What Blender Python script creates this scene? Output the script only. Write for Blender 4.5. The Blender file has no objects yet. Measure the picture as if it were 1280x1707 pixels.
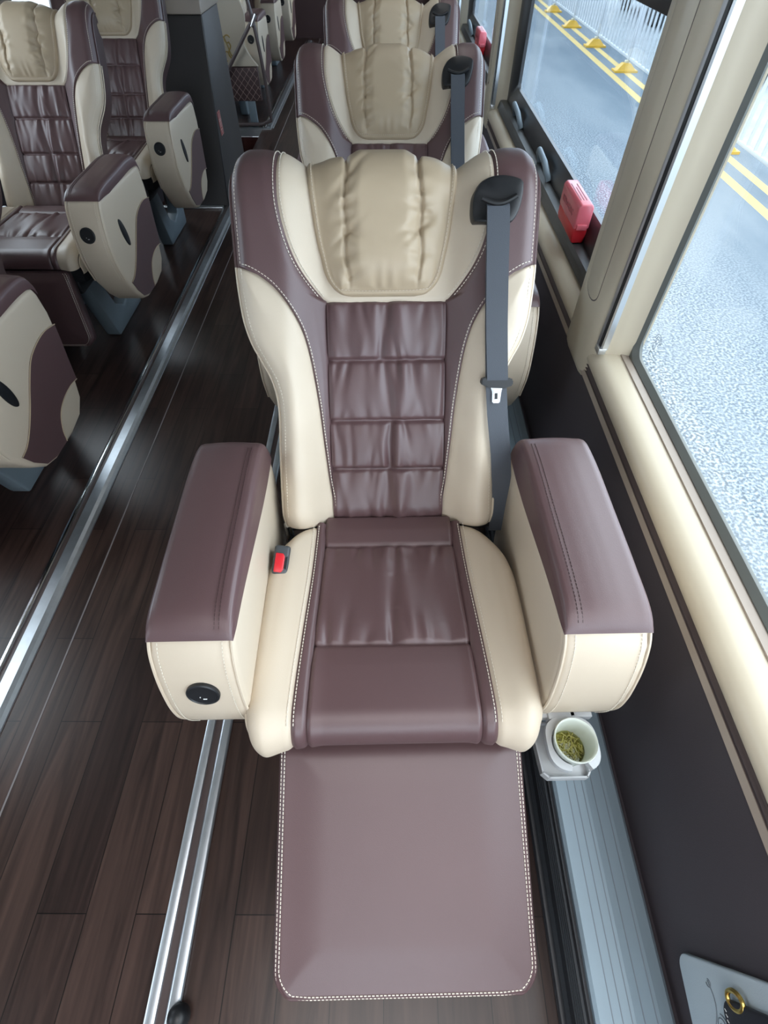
import bpy, bmesh, math, random
from mathutils import Vector, Matrix
random.seed(7)
PI = math.pi
col = bpy.context.scene.collection
scn = bpy.context.scene

# ------------------------------------------------------------------ materials
def mat(name, color, rough=.5, metal=0., spec=.5, bump=None, emit=None, coat=0., var=None, sheen=0.):
    m = bpy.data.materials.new(name); m.use_nodes = True
    nt = m.node_tree; b = nt.nodes['Principled BSDF']
    b.inputs['Base Color'].default_value = (*color, 1)
    b.inputs['Roughness'].default_value = rough
    b.inputs['Metallic'].default_value = metal
    b.inputs['Specular IOR Level'].default_value = spec
    b.inputs['Coat Weight'].default_value = coat
    if sheen: b.inputs['Sheen Weight'].default_value = sheen
    tc = nt.nodes.new('ShaderNodeTexCoord')
    if var:
        sc, amt = var
        n = nt.nodes.new('ShaderNodeTexNoise'); n.inputs['Scale'].default_value = sc; n.inputs['Detail'].default_value = 4
        nt.links.new(tc.outputs['Object'], n.inputs['Vector'])
        r = nt.nodes.new('ShaderNodeValToRGB')
        r.color_ramp.elements[0].position = .3; r.color_ramp.elements[1].position = .7
        r.color_ramp.elements[0].color = (*[c * (1 - amt) for c in color], 1)
        r.color_ramp.elements[1].color = (*[min(1, c * (1 + amt)) for c in color], 1)
        nt.links.new(n.outputs['Fac'], r.inputs['Fac']); nt.links.new(r.outputs['Color'], b.inputs['Base Color'])
    if bump:
        sc, st, kind = bump
        n = nt.nodes.new('ShaderNodeTexVoronoi' if kind == 'v' else 'ShaderNodeTexNoise')
        n.inputs['Scale'].default_value = sc
        nt.links.new(tc.outputs['Object'], n.inputs['Vector'])
        bp = nt.nodes.new('ShaderNodeBump'); bp.inputs['Strength'].default_value = st; bp.inputs['Distance'].default_value = .001
        nt.links.new(n.outputs[0], bp.inputs['Height']); nt.links.new(bp.outputs['Normal'], b.inputs['Normal'])
    if emit:
        b.inputs['Emission Color'].default_value = (*emit[0], 1); b.inputs['Emission Strength'].default_value = emit[1]
    return m

M = {}
M['brown'] = mat('brown_leather', (.102, .056, .058), .40, spec=.65, bump=(900, .12, 'v'), var=(3, .06))
M['cream'] = mat('cream_leather', (.585, .495, .385), .46, spec=.45, bump=(900, .10, 'v'), var=(3, .03))
M['pillow'] = mat('beige_pillow_leather', (.45, .355, .245), .42, spec=.45, bump=(900, .10, 'v'), var=(3, .03))
M['shell'] = mat('brown_seat_shell', (.06, .032, .032), .5, bump=(500, .1, 'n'))
M['thread'] = mat('pale_thread', (.72, .66, .56), .7)
M['black'] = mat('black_plastic', (.010, .011, .013), .42, bump=(300, .05, 'n'))
M['belt'] = mat('belt_webbing', (.052, .06, .075), .62, bump=(700, .3, 'n'), sheen=.3)
M['chrome'] = mat('chrome', (.75, .77, .8), .16, metal=1)
M['alu'] = mat('brushed_aluminium', (.52, .56, .60), .34, metal=.85, var=(40, .06))
M['alu_edge'] = mat('edge_aluminium', (.66, .68, .70), .3, metal=.9)
M['heater_alu'] = mat('painted_aluminium', (.26, .335, .39), .42, metal=.25, bump=(600, .05, 'n'))
M['dark_metal'] = mat('dark_grille', (.022, .025, .03), .5)
M['grey_plastic'] = mat('grey_plastic', (.16, .20, .23), .5, bump=(400, .1, 'n'))
M['slat'] = mat('grille_slat_grey', (.055, .065, .075), .4)
M['red'] = mat('red_plastic', (.62, .02, .03), .28, spec=.5)
M['redlid'] = mat('clear_red_lid', (.70, .14, .17), .22, spec=.6, bump=(150, .1, 'n'))
M['wallp'] = mat('wall_vinyl', (.062, .052, .060), .58, bump=(500, .25, 'n'), var=(2, .08))
M['trimcream'] = mat('cream_trim', (.62, .545, .42), .33, spec=.5, bump=(60, .02, 'n'))
M['trimdark'] = mat('brown_trim', (.085, .062, .06), .35)
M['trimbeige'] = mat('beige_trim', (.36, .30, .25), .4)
M['rubber'] = mat('window_rubber', (.135, .145, .135), .45)
M['channel'] = mat('grey_channel', (.06, .06, .058), .4)
M['blackframe'] = mat('black_window_frame', (.022, .022, .024), .3)
M['white_plastic'] = mat('white_plastic', (.50, .515, .53), .38)
M['paper'] = mat('paper_cup', (.62, .66, .60), .5)
M['tea'] = mat('tea_leaf', (.36, .33, .09), .6, var=(60, .3))
M['gold'] = mat('gold_metal', (.65, .46, .13), .28, metal=1)
M['goldprint'] = mat('gold_print', (.30, .20, .05), .4)
M['palepanel'] = mat('pale_panel', (.47, .55, .60), .55, bump=(700, .15, 'n'))
M['ink'] = mat('grey_ink', (.17, .20, .23), .6)
M['navy'] = mat('dark_pouch', (.014, .015, .022), .55, bump=(600, .2, 'n'))
M['white'] = mat('white_paint', (.8, .81, .8), .5)
M['ceil'] = mat('ceiling_vinyl', (.55, .52, .46), .6)
M['fence'] = mat('white_fence_paint', (.37, .40, .42), .4)
M['yellow'] = mat('yellow_plastic', (.45, .27, .02), .45)
M['carpaint'] = mat('grey_car_paint', (.10, .115, .13), .2, coat=.6)
M['carglass'] = mat('car_glass', (.02, .025, .03), .08)
M['tyre'] = mat('tyre_rubber', (.02, .02, .02), .8)
M['quiltline'] = mat('quilt_thread', (.33, .24, .20), .7)
M['signred'] = mat('sign_red', (.30, .05, .05), .5)

def wood_mat(name, c1, c2, rough):
    m = bpy.data.materials.new(name); m.use_nodes = True; nt = m.node_tree; L = nt.links
    b = nt.nodes['Principled BSDF']; tc = nt.nodes.new('ShaderNodeTexCoord')
    sep = nt.nodes.new('ShaderNodeSeparateXYZ'); L.new(tc.outputs['Object'], sep.inputs[0])
    com = nt.nodes.new('ShaderNodeCombineXYZ'); L.new(sep.outputs['Y'], com.inputs['X']); L.new(sep.outputs['X'], com.inputs['Y'])
    br = nt.nodes.new('ShaderNodeTexBrick'); L.new(com.outputs[0], br.inputs['Vector'])
    br.offset = .37; br.inputs['Scale'].default_value = 1; br.inputs['Brick Width'].default_value = .62
    br.inputs['Row Height'].default_value = .105; br.inputs['Mortar Size'].default_value = .0011; br.inputs['Mortar Smooth'].default_value = .1
    br.inputs['Color1'].default_value = (*c1, 1); br.inputs['Color2'].default_value = (*c2, 1); br.inputs['Mortar'].default_value = (.004, .003, .003, 1)
    mp = nt.nodes.new('ShaderNodeMapping'); mp.inputs['Scale'].default_value = (34, 2.2, 1); L.new(tc.outputs['Object'], mp.inputs['Vector'])
    n = nt.nodes.new('ShaderNodeTexNoise'); n.inputs['Scale'].default_value = 1.0; n.inputs['Detail'].default_value = 7; n.inputs['Distortion'].default_value = 1.2
    L.new(mp.outputs[0], n.inputs['Vector'])
    r = nt.nodes.new('ShaderNodeValToRGB'); r.color_ramp.elements[0].position = .3; r.color_ramp.elements[1].position = .72
    r.color_ramp.elements[0].color = (.45, .42, .42, 1); r.color_ramp.elements[1].color = (1.5, 1.42, 1.35, 1)
    L.new(n.outputs['Fac'], r.inputs['Fac'])
    mx = nt.nodes.new('ShaderNodeMix'); mx.data_type = 'RGBA'; mx.blend_type = 'MULTIPLY'; mx.inputs['Factor'].default_value = 1
    L.new(br.outputs['Color'], mx.inputs[6]); L.new(r.outputs['Color'], mx.inputs[7]); L.new(mx.outputs[2], b.inputs['Base Color'])
    b.inputs['Roughness'].default_value = rough; b.inputs['Specular IOR Level'].default_value = .45
    bp = nt.nodes.new('ShaderNodeBump'); bp.inputs['Strength'].default_value = .12; bp.inputs['Distance'].default_value = .001
    L.new(n.outputs['Fac'], bp.inputs['Height']); L.new(bp.outputs['Normal'], b.inputs['Normal'])
    return m
M['wood'] = wood_mat('dark_wood_planks', (.027, .016, .0145), (.053, .033, .028), .30)
M['woodred'] = wood_mat('red_brown_step', (.05, .016, .015), (.07, .025, .022), .35)

def glass_mat(name, tint, refl):
    m = bpy.data.materials.new(name); m.use_nodes = True; nt = m.node_tree; nt.nodes.clear(); L = nt.links
    out = nt.nodes.new('ShaderNodeOutputMaterial'); t = nt.nodes.new('ShaderNodeBsdfTransparent'); t.inputs[0].default_value = (*tint, 1)
    g = nt.nodes.new('ShaderNodeBsdfGlossy'); g.inputs['Roughness'].default_value = .015
    lw = nt.nodes.new('ShaderNodeLayerWeight'); lw.inputs['Blend'].default_value = .5
    pw = nt.nodes.new('ShaderNodeMath'); pw.operation = 'POWER'; pw.inputs[1].default_value = 4; L.new(lw.outputs['Facing'], pw.inputs[0])
    f = nt.nodes.new('ShaderNodeMath'); f.operation = 'MULTIPLY_ADD'; f.inputs[1].default_value = .6; f.inputs[2].default_value = refl; L.new(pw.outputs[0], f.inputs[0])
    mx = nt.nodes.new('ShaderNodeMixShader'); L.new(f.outputs[0], mx.inputs[0]); L.new(t.outputs[0], mx.inputs[1]); L.new(g.outputs[0], mx.inputs[2])
    L.new(mx.outputs[0], out.inputs['Surface']); return m
M['glass'] = glass_mat('window_glass', (.94, .97, .98), .03)

M['tinted'] = glass_mat('tinted_window_glass', (.80, .86, .90), .035)
def road_mat():
    m = bpy.data.materials.new('wet_asphalt'); m.use_nodes = True; nt = m.node_tree; L = nt.links; b = nt.nodes['Principled BSDF']
    tc = nt.nodes.new('ShaderNodeTexCoord'); sep = nt.nodes.new('ShaderNodeSeparateXYZ'); L.new(tc.outputs['Object'], sep.inputs[0])
    n1 = nt.nodes.new('ShaderNodeTexNoise'); n1.inputs['Scale'].default_value = 44; n1.inputs['Detail'].default_value = 3; L.new(tc.outputs['Object'], n1.inputs['Vector'])
    r1 = nt.nodes.new('ShaderNodeValToRGB'); r1.color_ramp.elements[0].position = .42; r1.color_ramp.elements[1].position = .62
    r1.color_ramp.elements[0].color = (.07, .088, .108, 1); r1.color_ramp.elements[1].color = (.33, .37, .40, 1); L.new(n1.outputs['Fac'], r1.inputs['Fac'])
    mp = nt.nodes.new('ShaderNodeMapping'); mp.inputs['Scale'].default_value = (1.3, .35, 1); L.new(tc.outputs['Object'], mp.inputs['Vector'])
    n2 = nt.nodes.new('ShaderNodeTexNoise'); n2.inputs['Scale'].default_value = 1.1; n2.inputs['Detail'].default_value = 6; L.new(mp.outputs[0], n2.inputs['Vector'])
    r2 = nt.nodes.new('ShaderNodeValToRGB'); r2.color_ramp.elements[0].position = .42; r2.color_ramp.elements[1].position = .6
    r2.color_ramp.elements[0].color = (0, 0, 0, 1); r2.color_ramp.elements[1].color = (1, 1, 1, 1); L.new(n2.outputs['Fac'], r2.inputs['Fac'])
    # the worn grey lane away from the coarse shoulder beside the coach
    mr = nt.nodes.new('ShaderNodeMapRange'); mr.inputs[1].default_value = 2.4; mr.inputs[2].default_value = 4.2; L.new(sep.outputs['X'], mr.inputs[0])
    lane = nt.nodes.new('ShaderNodeMix'); lane.data_type = 'RGBA'; L.new(mr.outputs[0], lane.inputs[0]); L.new(r1.outputs[0], lane.inputs[6]); lane.inputs[7].default_value = (.092, .120, .146, 1)
    wet = nt.nodes.new('ShaderNodeMix'); wet.data_type = 'RGBA'; wet.inputs[7].default_value = (.19, .215, .235, 1)
    w2 = nt.nodes.new('ShaderNodeMath'); w2.operation = 'MULTIPLY'; w2.inputs[1].default_value = .4; L.new(r2.outputs[0], w2.inputs[0])
    L.new(w2.outputs[0], wet.inputs[0]); L.new(lane.outputs[2], wet.inputs[6])
    last = wet.outputs[2]
    for xc, hw in ((4.70, .075), (5.06, .07)):
        d = nt.nodes.new('ShaderNodeMath'); d.operation = 'SUBTRACT'; L.new(sep.outputs['X'], d.inputs[0]); d.inputs[1].default_value = xc
        a = nt.nodes.new('ShaderNodeMath'); a.operation = 'ABSOLUTE'; L.new(d.outputs[0], a.inputs[0])
        lt = nt.nodes.new('ShaderNodeMath'); lt.operation = 'LESS_THAN'; lt.inputs[1].default_value = hw; L.new(a.outputs[0], lt.inputs[0])
        y = nt.nodes.new('ShaderNodeMix'); y.data_type = 'RGBA'; L.new(lt.outputs[0], y.inputs[0]); L.new(last, y.inputs[6]); y.inputs[7].default_value = (.42, .32, .13, 1)
        last = y.outputs[2]
    L.new(last, b.inputs['Base Color']); b.inputs['Roughness'].default_value = .8; b.inputs['Specular IOR Level'].default_value = .15
    return m
M['road'] = road_mat()

# ------------------------------------------------------------------ mesh helpers
def obj(name, bm, m, parent=None, smooth=True, angle=40):
    me = bpy.data.meshes.new(name); bmesh.ops.recalc_face_normals(bm, faces=bm.faces[:]) if False else None
    bm.to_mesh(me); bm.free(); me.materials.append(m)
    if smooth:
        me.shade_smooth(); me.set_sharp_from_angle(angle=math.radians(angle))
    o = bpy.data.objects.new(name, me); col.objects.link(o)
    if parent: o.parent = parent
    return o
def empty(name, loc=(0, 0, 0), rz=0):
    o = bpy.data.objects.new(name, None); col.objects.link(o); o.location = loc; o.rotation_euler = (0, 0, rz); o.empty_display_size = .1; return o
def tag(o, label=None, cat=None, group=None, kind=None):
    if label: o['label'] = label
    if cat: o['category'] = cat
    if group: o['group'] = group
    if kind: o['kind'] = kind
    return o
def struct(o): o['kind'] = 'structure'; return o
def box(bm, x0, x1, y0, y1, z0, z1, bev=0, seg=2, mtx=None):
    r = bmesh.ops.create_cube(bm, size=1)
    vs = r['verts']
    for v in vs:
        v.co = Vector(((x0 + x1) / 2 + v.co.x * (x1 - x0), (y0 + y1) / 2 + v.co.y * (y1 - y0), (z0 + z1) / 2 + v.co.z * (z1 - z0)))
    es = list({e for v in vs for e in v.link_edges})
    if bev:
        rr = bmesh.ops.bevel(bm, geom=es, offset=bev, segments=seg, profile=.5, affect='EDGES')
        vs = list({v for f in rr['faces'] for v in f.verts} | {v for v in vs if v.is_valid})
    if mtx:
        bmesh.ops.transform(bm, matrix=mtx, verts=[v for v in vs if v.is_valid])
    return bm
def bx(*a, **k): return box(bmesh.new(), *a, **k)
def prism(poly, a0, a1, axis='x', bev=0, seg=3, bm=None, angle=30):
    """closed prism of a 2-D outline: axis x -> outline (y,z); y -> (x,z); z -> (x,y)"""
    own = bm is None; bm2 = bmesh.new()
    def P(p, a):
        return Vector((a, p[0], p[1])) if axis == 'x' else Vector((p[0], a, p[1])) if axis == 'y' else Vector((p[0], p[1], a))
    A = [bm2.verts.new(P(p, a0)) for p in poly]; B = [bm2.verts.new(P(p, a1)) for p in poly]
    n = len(poly); bm2.faces.new(A); bm2.faces.new(B[::-1])
    for i in range(n): bm2.faces.new((A[i], B[i], B[(i + 1) % n], A[(i + 1) % n]))
    bmesh.ops.recalc_face_normals(bm2, faces=bm2.faces[:])
    if bev:
        es = [e for e in bm2.edges if e.calc_face_angle(0) > math.radians(angle)]
        bmesh.ops.bevel(bm2, geom=es, offset=bev, segments=seg, profile=.5, affect='EDGES')
    if own: return bm2
    me = bpy.data.meshes.new('tmp'); bm2.to_mesh(me); bm2.free(); bm.from_mesh(me); bpy.data.meshes.remove(me); return bm
def tube(bm, pts, r, seg=8, closed=False, cap=True):
    pts = [Vector(p) for p in pts]; n = len(pts); rings = []; up = None
    for i, p in enumerate(pts):
        a = pts[(i - 1) % n] if (closed or i > 0) else pts[i]; b = pts[(i + 1) % n] if (closed or i < n - 1) else pts[i]
        t = (b - a).normalized()
        if up is None:
            up = Vector((0, 0, 1)) if abs(t.z) < .9 else Vector((1, 0, 0))
        s = t.cross(up).normalized(); up = s.cross(t).normalized()
        rings.append([bm.verts.new(p + (s * math.cos(k * 2 * PI / seg) + up * math.sin(k * 2 * PI / seg)) * r) for k in range(seg)])
    for i in range(n if closed else n - 1):
        A, B = rings[i], rings[(i + 1) % n]
        for k in range(seg): bm.faces.new((A[k], A[(k + 1) % seg], B[(k + 1) % seg], B[k]))
    if cap and not closed: bm.faces.new(rings[0][::-1]); bm.faces.new(rings[-1])
    return bm
def lathe(bm, prof, seg=32, mtx=None):
    rings = []
    for r, z in prof:
        rings.append([bm.verts.new((r * math.cos(k * 2 * PI / seg), r * math.sin(k * 2 * PI / seg), z)) for k in range(seg)])
    for A, B in zip(rings, rings[1:]):
        for k in range(seg): bm.faces.new((A[k], A[(k + 1) % seg], B[(k + 1) % seg], B[k]))
    bm.faces.new(rings[0][::-1]); bm.faces.new(rings[-1])
    if mtx: bmesh.ops.transform(bm, matrix=mtx, verts=[v for R in rings for v in R])
    return bm
def grid(bm, fn, nu, nv, flip=False):
    V = [[bm.verts.new(fn(i / nu, j / nv)) for i in range(nu + 1)] for j in range(nv + 1)]
    for j in range(nv):
        for i in range(nu):
            q = (V[j][i], V[j][i + 1], V[j + 1][i + 1], V[j + 1][i])
            bm.faces.new(q[::-1] if flip else q)
    return bm
def smooth01(x): x = max(0., min(1., x)); return x * x * (3 - 2 * x)
def interp(tab, x):
    """smooth (Hermite) interpolation in a table of (x, y), x rising"""
    if x <= tab[0][0]: return tab[0][1]
    if x >= tab[-1][0]: return tab[-1][1]
    i = 0
    while tab[i + 1][0] < x: i += 1
    (x0, y0), (x1, y1) = tab[i], tab[i + 1]; h = x1 - x0
    s = (y1 - y0) / h
    m0 = s if i == 0 else ((y0 - tab[i - 1][1]) / (x0 - tab[i - 1][0]) + s) / 2
    m1 = s if i + 2 >= len(tab) else ((tab[i + 2][1] - y1) / (tab[i + 2][0] - x1) + s) / 2
    if i > 0 and ((y0 - tab[i - 1][1]) * s <= 0): m0 = 0
    if i + 2 < len(tab) and ((tab[i + 2][1] - y1) * s <= 0): m1 = 0
    t = (x - x0) / h
    return (2*t**3-3*t*t+1)*y0 + (t**3-2*t*t+t)*h*m0 + (-2*t**3+3*t*t)*y1 + (t**3-t*t)*h*m1
def resample(pts, n):
    pts = [Vector((p[0], p[1])) for p in pts]; L = [0]
    for a, b in zip(pts, pts[1:]): L.append(L[-1] + (b - a).length)
    out = []; i = 0
    for k in range(n + 1):
        d = L[-1] * k / n
        while i < len(pts) - 2 and L[i + 1] < d: i += 1
        s = (d - L[i]) / max(1e-9, L[i + 1] - L[i]); out.append(pts[i].lerp(pts[i + 1], min(1, s)))
    return out
def smooth_poly(pts, n=60):
    """Catmull-Rom through 2-D points"""
    P = [Vector((p[0], p[1])) for p in pts]; P = [2 * P[0] - P[1]] + P + [2 * P[-1] - P[-2]]; out = []
    for i in range(1, len(P) - 2):
        for k in range(12):
            t = k / 12; a, b, c, d = P[i-1], P[i], P[i+1], P[i+2]
            out.append(.5 * ((2*b) + (c-a)*t + (2*a-5*b+4*c-d)*t*t + (-a+3*b-3*c+d)*t**3))
    out.append(P[-2]); return resample(out, n)
def stitches(bm, path, step=.0066, ln=.0043, wd=.0013, ht=.0008):
    """path: list of (pos, normal): a row of thread dashes"""
    L = [0]
    for (a, _), (b, _) in zip(path, path[1:]): L.append(L[-1] + (b - a).length)
    d = step / 2; i = 0
    while d + ln < L[-1]:
        while L[i + 1] < d: i += 1
        (a, na), (b, nb) = path[i], path[i + 1]
        s = (d - L[i]) / max(1e-9, L[i + 1] - L[i]); p = a.lerp(b, s); t = (b - a).normalized(); n = na.lerp(nb, s).normalized(); w = t.cross(n).normalized()
        q = [p + t * (ln * x) + w * (wd / 2 * y) for x, y in ((0, -1), (1, -1), (1, 1), (0, 1))]
        lo = [bm.verts.new(v - n * ht * .5) for v in q]; hi = [bm.verts.new(v + n * ht) for v in q]
        bm.faces.new(hi)
        for k in range(4): bm.faces.new((lo[k], lo[(k + 1) % 4], hi[(k + 1) % 4], hi[k]))
        d += step
    return bm

# ------------------------------------------------------------------ the passenger seat
OUT = [(-.01, .226), (.015, .228), (.15, .225), (.24, .221), (.30, .230), (.335, .246), (.37, .264), (.41, .276), (.45, .281), (.51, .284), (.60, .284), (.66, .283), (.69, .279), (.72, .271), (.80, .25)]
def Bout(v): return interp(OUT, v)
VT, RT, VMAX = .630, .052, .630 + .052 * 2.3
def W0(u, v):
    a = abs(u)
    h = .048 * smooth01((a - .113) / .085) * (1 - .25 * smooth01((v - .60) / .1))
    r = .034; e = (a - (Bout(v) - r)) / r
    if e > 0: e = min(e, 1.); h -= r * (1 - math.sqrt(max(0., 1 - e * e)))
    if v < .03:
        e = min(1, (.03 - v) / .045); h -= .02 * e * e
    return h
class Back:
    def __init__(s, lean, jy=.25, jz=.47):
        t = math.radians(lean); s.d = Vector((0, math.sin(t), math.cos(t))); s.n = Vector((0, -math.cos(t), math.sin(t))); s.J = Vector((0, jy, jz))
    def P(s, u, v, w):
        if v <= VT: return s.J + Vector((u, 0, 0)) + s.d * v + s.n * w
        th = (v - VT) / RT; nn = s.n * math.cos(th) + s.d * math.sin(th)
        return s.J + Vector((u, 0, 0)) + s.d * VT - s.n * RT + nn * (RT + w)
    def N(s, u, v):
        e = .002
        a = s.P(u + e, v, W0(u + e, v)) - s.P(u - e, v, W0(u - e, v)); b = s.P(u, v + e, W0(u, v + e)) - s.P(u, v - e, W0(u, v - e))
        return a.cross(b).normalized()
    def path(s, uvs, lift=.0012, f=W0): return [(s.P(p[0], p[1], f(p[0], p[1]) + lift), s.N(p[0], p[1])) for p in uvs]

CA = [(.448, .118), (.480, .145), (.516, .168), (.57, .187), (.636, .196), (.69, .195), (VMAX, .19)]
curveA = [(interp(CA, .448 + (VMAX - .448) * k / 60), .448 + (VMAX - .448) * k / 60) for k in range(61)]
curveB = smooth_poly([(.121, -.012), (.1215, .045), (.127, .084), (.135, .17), (.143, .264), (.157, .364), (.176, .422), (.211, .473), (.252, .502), (.2835, .511)], 90)
def groove(d, depth=.0045, sig=.005): return -depth * math.exp(-(d / sig) ** 2)
SEAMS = [-.012, .112, .216, .339, .452]
def make_wrinkles(seed, rows, width, n=8):
    rng = random.Random(seed); out = []
    for k in range(len(rows)):
        for side in (-1, 1):
            L = []
            for i in range(n):
                u0 = -width + 2 * width * (i + rng.uniform(.15, .85)) / n
                L.append((u0, rng.uniform(.002, .0045) * rng.choice((-1, -1, 1)), rng.uniform(.005, .010), rng.uniform(.03, .075), rng.uniform(-.25, .25)))
            L.append((rng.uniform(-.012, .02), -.005, .0065, .12, rng.uniform(-.08, .08)))
            L.append((rng.uniform(.015, .035), .0045, .009, .10, rng.uniform(-.08, .08)))
            out.append(((k, side), L))
    return dict(out)
def wrinkle(WR, rows, u, v):
    h = 0
    for k, sv in enumerate(rows):
        d = v - sv
        if abs(d) > .15: continue
        side = 1 if d > 0 else -1; d = abs(d)
        if k + side < 0 or k + side >= len(rows): continue
        if d > abs(rows[k + side] - sv): continue
        gate = smooth01(d / .006)
        for u0, a, sg, ln, tilt in WR[(k, side)]:
            sg2 = sg * (1 + d * 9)
            x = (u - u0 - tilt * d) / sg2
            if abs(x) < 3: h += a * math.exp(-x * x) * math.exp(-(d / ln) ** 2) * gate
    return h

def loft(bm, fn3, L, R, nu, warp=1., edge=None, skew=None):
    """sheet between two plane curves of equal length; fn3(u, v, distance to the left / right seam)"""
    rows = []
    for a, b in zip(L, R):
        w = (b - a).length; row = []
        for i in range(nu + 1):
            s = i / nu; s = 1 - (1 - s) ** warp if warp >= 1 else s
            p = a.lerp(b, s); row.append(bm.verts.new(fn3(p[0], p[1], s * w, (1 - s) * w)))
        rows.append(row)
    for A, B in zip(rows, rows[1:]):
        for i in range(nu):
            try: bm.faces.new((A[i], A[i + 1], B[i + 1], B[i]))
            except ValueError: pass
    bmesh.ops.remove_doubles(bm, verts=bm.verts[:], dist=.00005)
    return bm
def mirror(pts): return [Vector((-p[0], p[1])) for p in pts]

def make_backrest(root, lean, seed, jy=.25, jz=.47):
    B = Back(lean, jy, jz); P = B.P
    # shell (carrying body): side walls, back face
    bm = bmesh.new(); n = 44; prof = []
    for k in range(n + 1):
        v = -.012 + (VMAX + .004) * k / n
        b = Bout(v); we = W0(b, v); ring = []
        for u, w in ((-b, we), (-b + .002, we - .02), (-b + .004, we - .05), (-b + .015, -.088), (-b + .05, -.10), (0, -.105), (b - .05, -.10), (b - .015, -.088), (b - .004, we - .05), (b - .002, we - .02), (b, we)):
            if v > VT:
                f = smooth01((v - VT) / (VMAX - VT)); w = w * (1 - f) + max(w, -.03) * f
            ring.append(P(u, v, w))
        prof.append(ring)
    V = [[bm.verts.new(p) for p in r] for r in prof]
    for A, C in zip(V, V[1:]):
        for i in range(10): bm.faces.new((A[i], C[i], C[i + 1], A[i + 1]))
    bm.faces.new(V[0]); bm.faces.new(V[-1][::-1])
    back = obj('backrest', bm, M['shell'], root)
    WR = make_wrinkles(seed, SEAMS, .118)
    def fc(u, v, dl, dr):
        h = W0(u, v); d = min(dl, dr); k = 0
        while k < 3 and SEAMS[k + 1] < v: k += 1
        dv = min(v - SEAMS[k], SEAMS[k + 1] - v); half = (SEAMS[k + 1] - SEAMS[k]) / 2
        h += .009 * math.sqrt(max(0, 1 - (1 - min(1, max(0, dv) / half)) ** 2.4)) * (1 - .35 * (u / .12) ** 2) + groove(d) + groove(dv, .006, .0035) + wrinkle(WR, SEAMS, u, v) * smooth01(d / .012)
        return P(u, v, h)
    cl = [Vector((-.1215 + .003 * (v / .452), v)) for v in [-.012 + .464 * k / 150 for k in range(151)]]
    obj('centre_panel', loft(bmesh.new(), fc, cl, mirror(cl), 96), M['brown'], back, angle=180)
    edge_in = [Vector((.1215 - .003 * (k / 60), -.012 + .464 * k / 60)) for k in range(61)]
    ca = [Vector(p) for p in curveA]; cb = [Vector(p) for p in curveB]
    oup = [Vector((Bout(v), v)) for v in [.511 + (VMAX - .511) * k / 60 for k in range(61)]]
    olow = [Vector((Bout(v), v)) for v in [-.012 + .523 * k / 60 for k in range(61)]]
    for sg in (1, -1):
        mr = (lambda c: c) if sg == 1 else mirror
        def fs(u, v, dl, dr): return P(u, v, W0(u, v) + .004 * smooth01(min(dl, dr) / .03) + groove(min(dl, dr), .004, .004))
        bm = bmesh.new()
        low_i = resample(edge_in, 70); low_o = resample(cb, 70)
        up_i = resample(ca, 50); up_o = resample(oup, 50)
        loft(bm, fs, mr(low_i + up_i[1:]), mr(low_o + up_o[1:]), 22, 1.25)
        obj('shoulder_panel', bm, M['brown'], back, angle=180)
        bm = bmesh.new()
        def fb(u, v, dl, dr): return P(u, v, W0(u, v) + .008 * smooth01(min(dl, dr) / .05) + groove(dl, .004, .004) + .0015 * math.sin(v * 60 + u * 30) * smooth01(dl / .03) * smooth01(dr / .03))
        loft(bm, fb, mr(resample(cb, 80)), mr(resample(olow, 80)), 26, 1.3)
        obj('side_bolster', bm, M['cream'], back, angle=180)
    bm = bmesh.new()
    fw = lambda u, v, dl, dr: P(u, v, W0(u, v) + groove(min(dl, dr), .004, .004) + groove(v - .448, .004, .004))
    loft(bm, fw, mirror(resample(ca, 60)), resample(ca, 60), 64)
    obj('upper_panel', bm, M['cream'], back, angle=180)
    def row(p, wd=.0013): obj('stitching', stitches(bmesh.new(), p, wd=wd), M['thread'], back, smooth=False)
    for sg in (1, -1):
        mr = (lambda c: c) if sg == 1 else mirror
        off = lambda c, d: [Vector((p[0] + d, p[1])) for p in c]
        row(B.path(mr(off(ca[2:], .005)))); row(B.path(mr(off(ca[2:], -.006)), lift=.0006), .0009)
        nb = []
        for i, p in enumerate(cb[6:-2]):
            t = (cb[i + 8] - cb[i + 6]).normalized(); nb.append(p + Vector((-t[1], t[0])) * .005)
        row(B.path(mr(nb), lift=.0034))
        row(B.path(mr([p - Vector((.013, 0)) for p in olow[3:]])), .001); row(B.path(mr([p - Vector((.012, 0)) for p in oup[:44]])))
        obj('shoulder_piping', tube(bmesh.new(), [P(p[0] * 1., p[1], W0(p[0], p[1]) + .004) + Vector((sg * .001, 0, 0)) for p in mr(oup[:50])], .0032, 6), M['brown'], back)
        obj('bolster_piping', tube(bmesh.new(), [P(p[0] * 1., p[1], W0(p[0], p[1]) + .004) + Vector((sg * .001, 0, 0)) for p in mr(olow)], .0032, 6), M['cream'], back)
        obj('bolster_piping', tube(bmesh.new(), [P(sg * (Bout(v) - .001), v, W0(sg * Bout(v), v) - .012) + Vector((sg * .002, 0, 0)) for v in [-.01 + .52 * k / 40 for k in range(41)]], .0026, 6), M['cream'], back)
    # head cushion
    vb, vt = .459, VT + RT * 1.9
    HW = [(.459, .060), (.462, .078), (.468, .090), (.478, .101), (.495, .1115), (.53, .1205), (.57, .1285), (.62, .1345), (.68, .141), (.80, .143)]
    rng = random.Random(seed + 5); US = .0695; ph = [rng.uniform(0, 6) for _ in range(6)]
    kn = [(rng.choice((-1, 1)), rng.uniform(.49, .66), rng.uniform(.003, .0065) * rng.choice((-1, 1, -1)), rng.uniform(-.9, .9)) for _ in range(18)]
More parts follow.
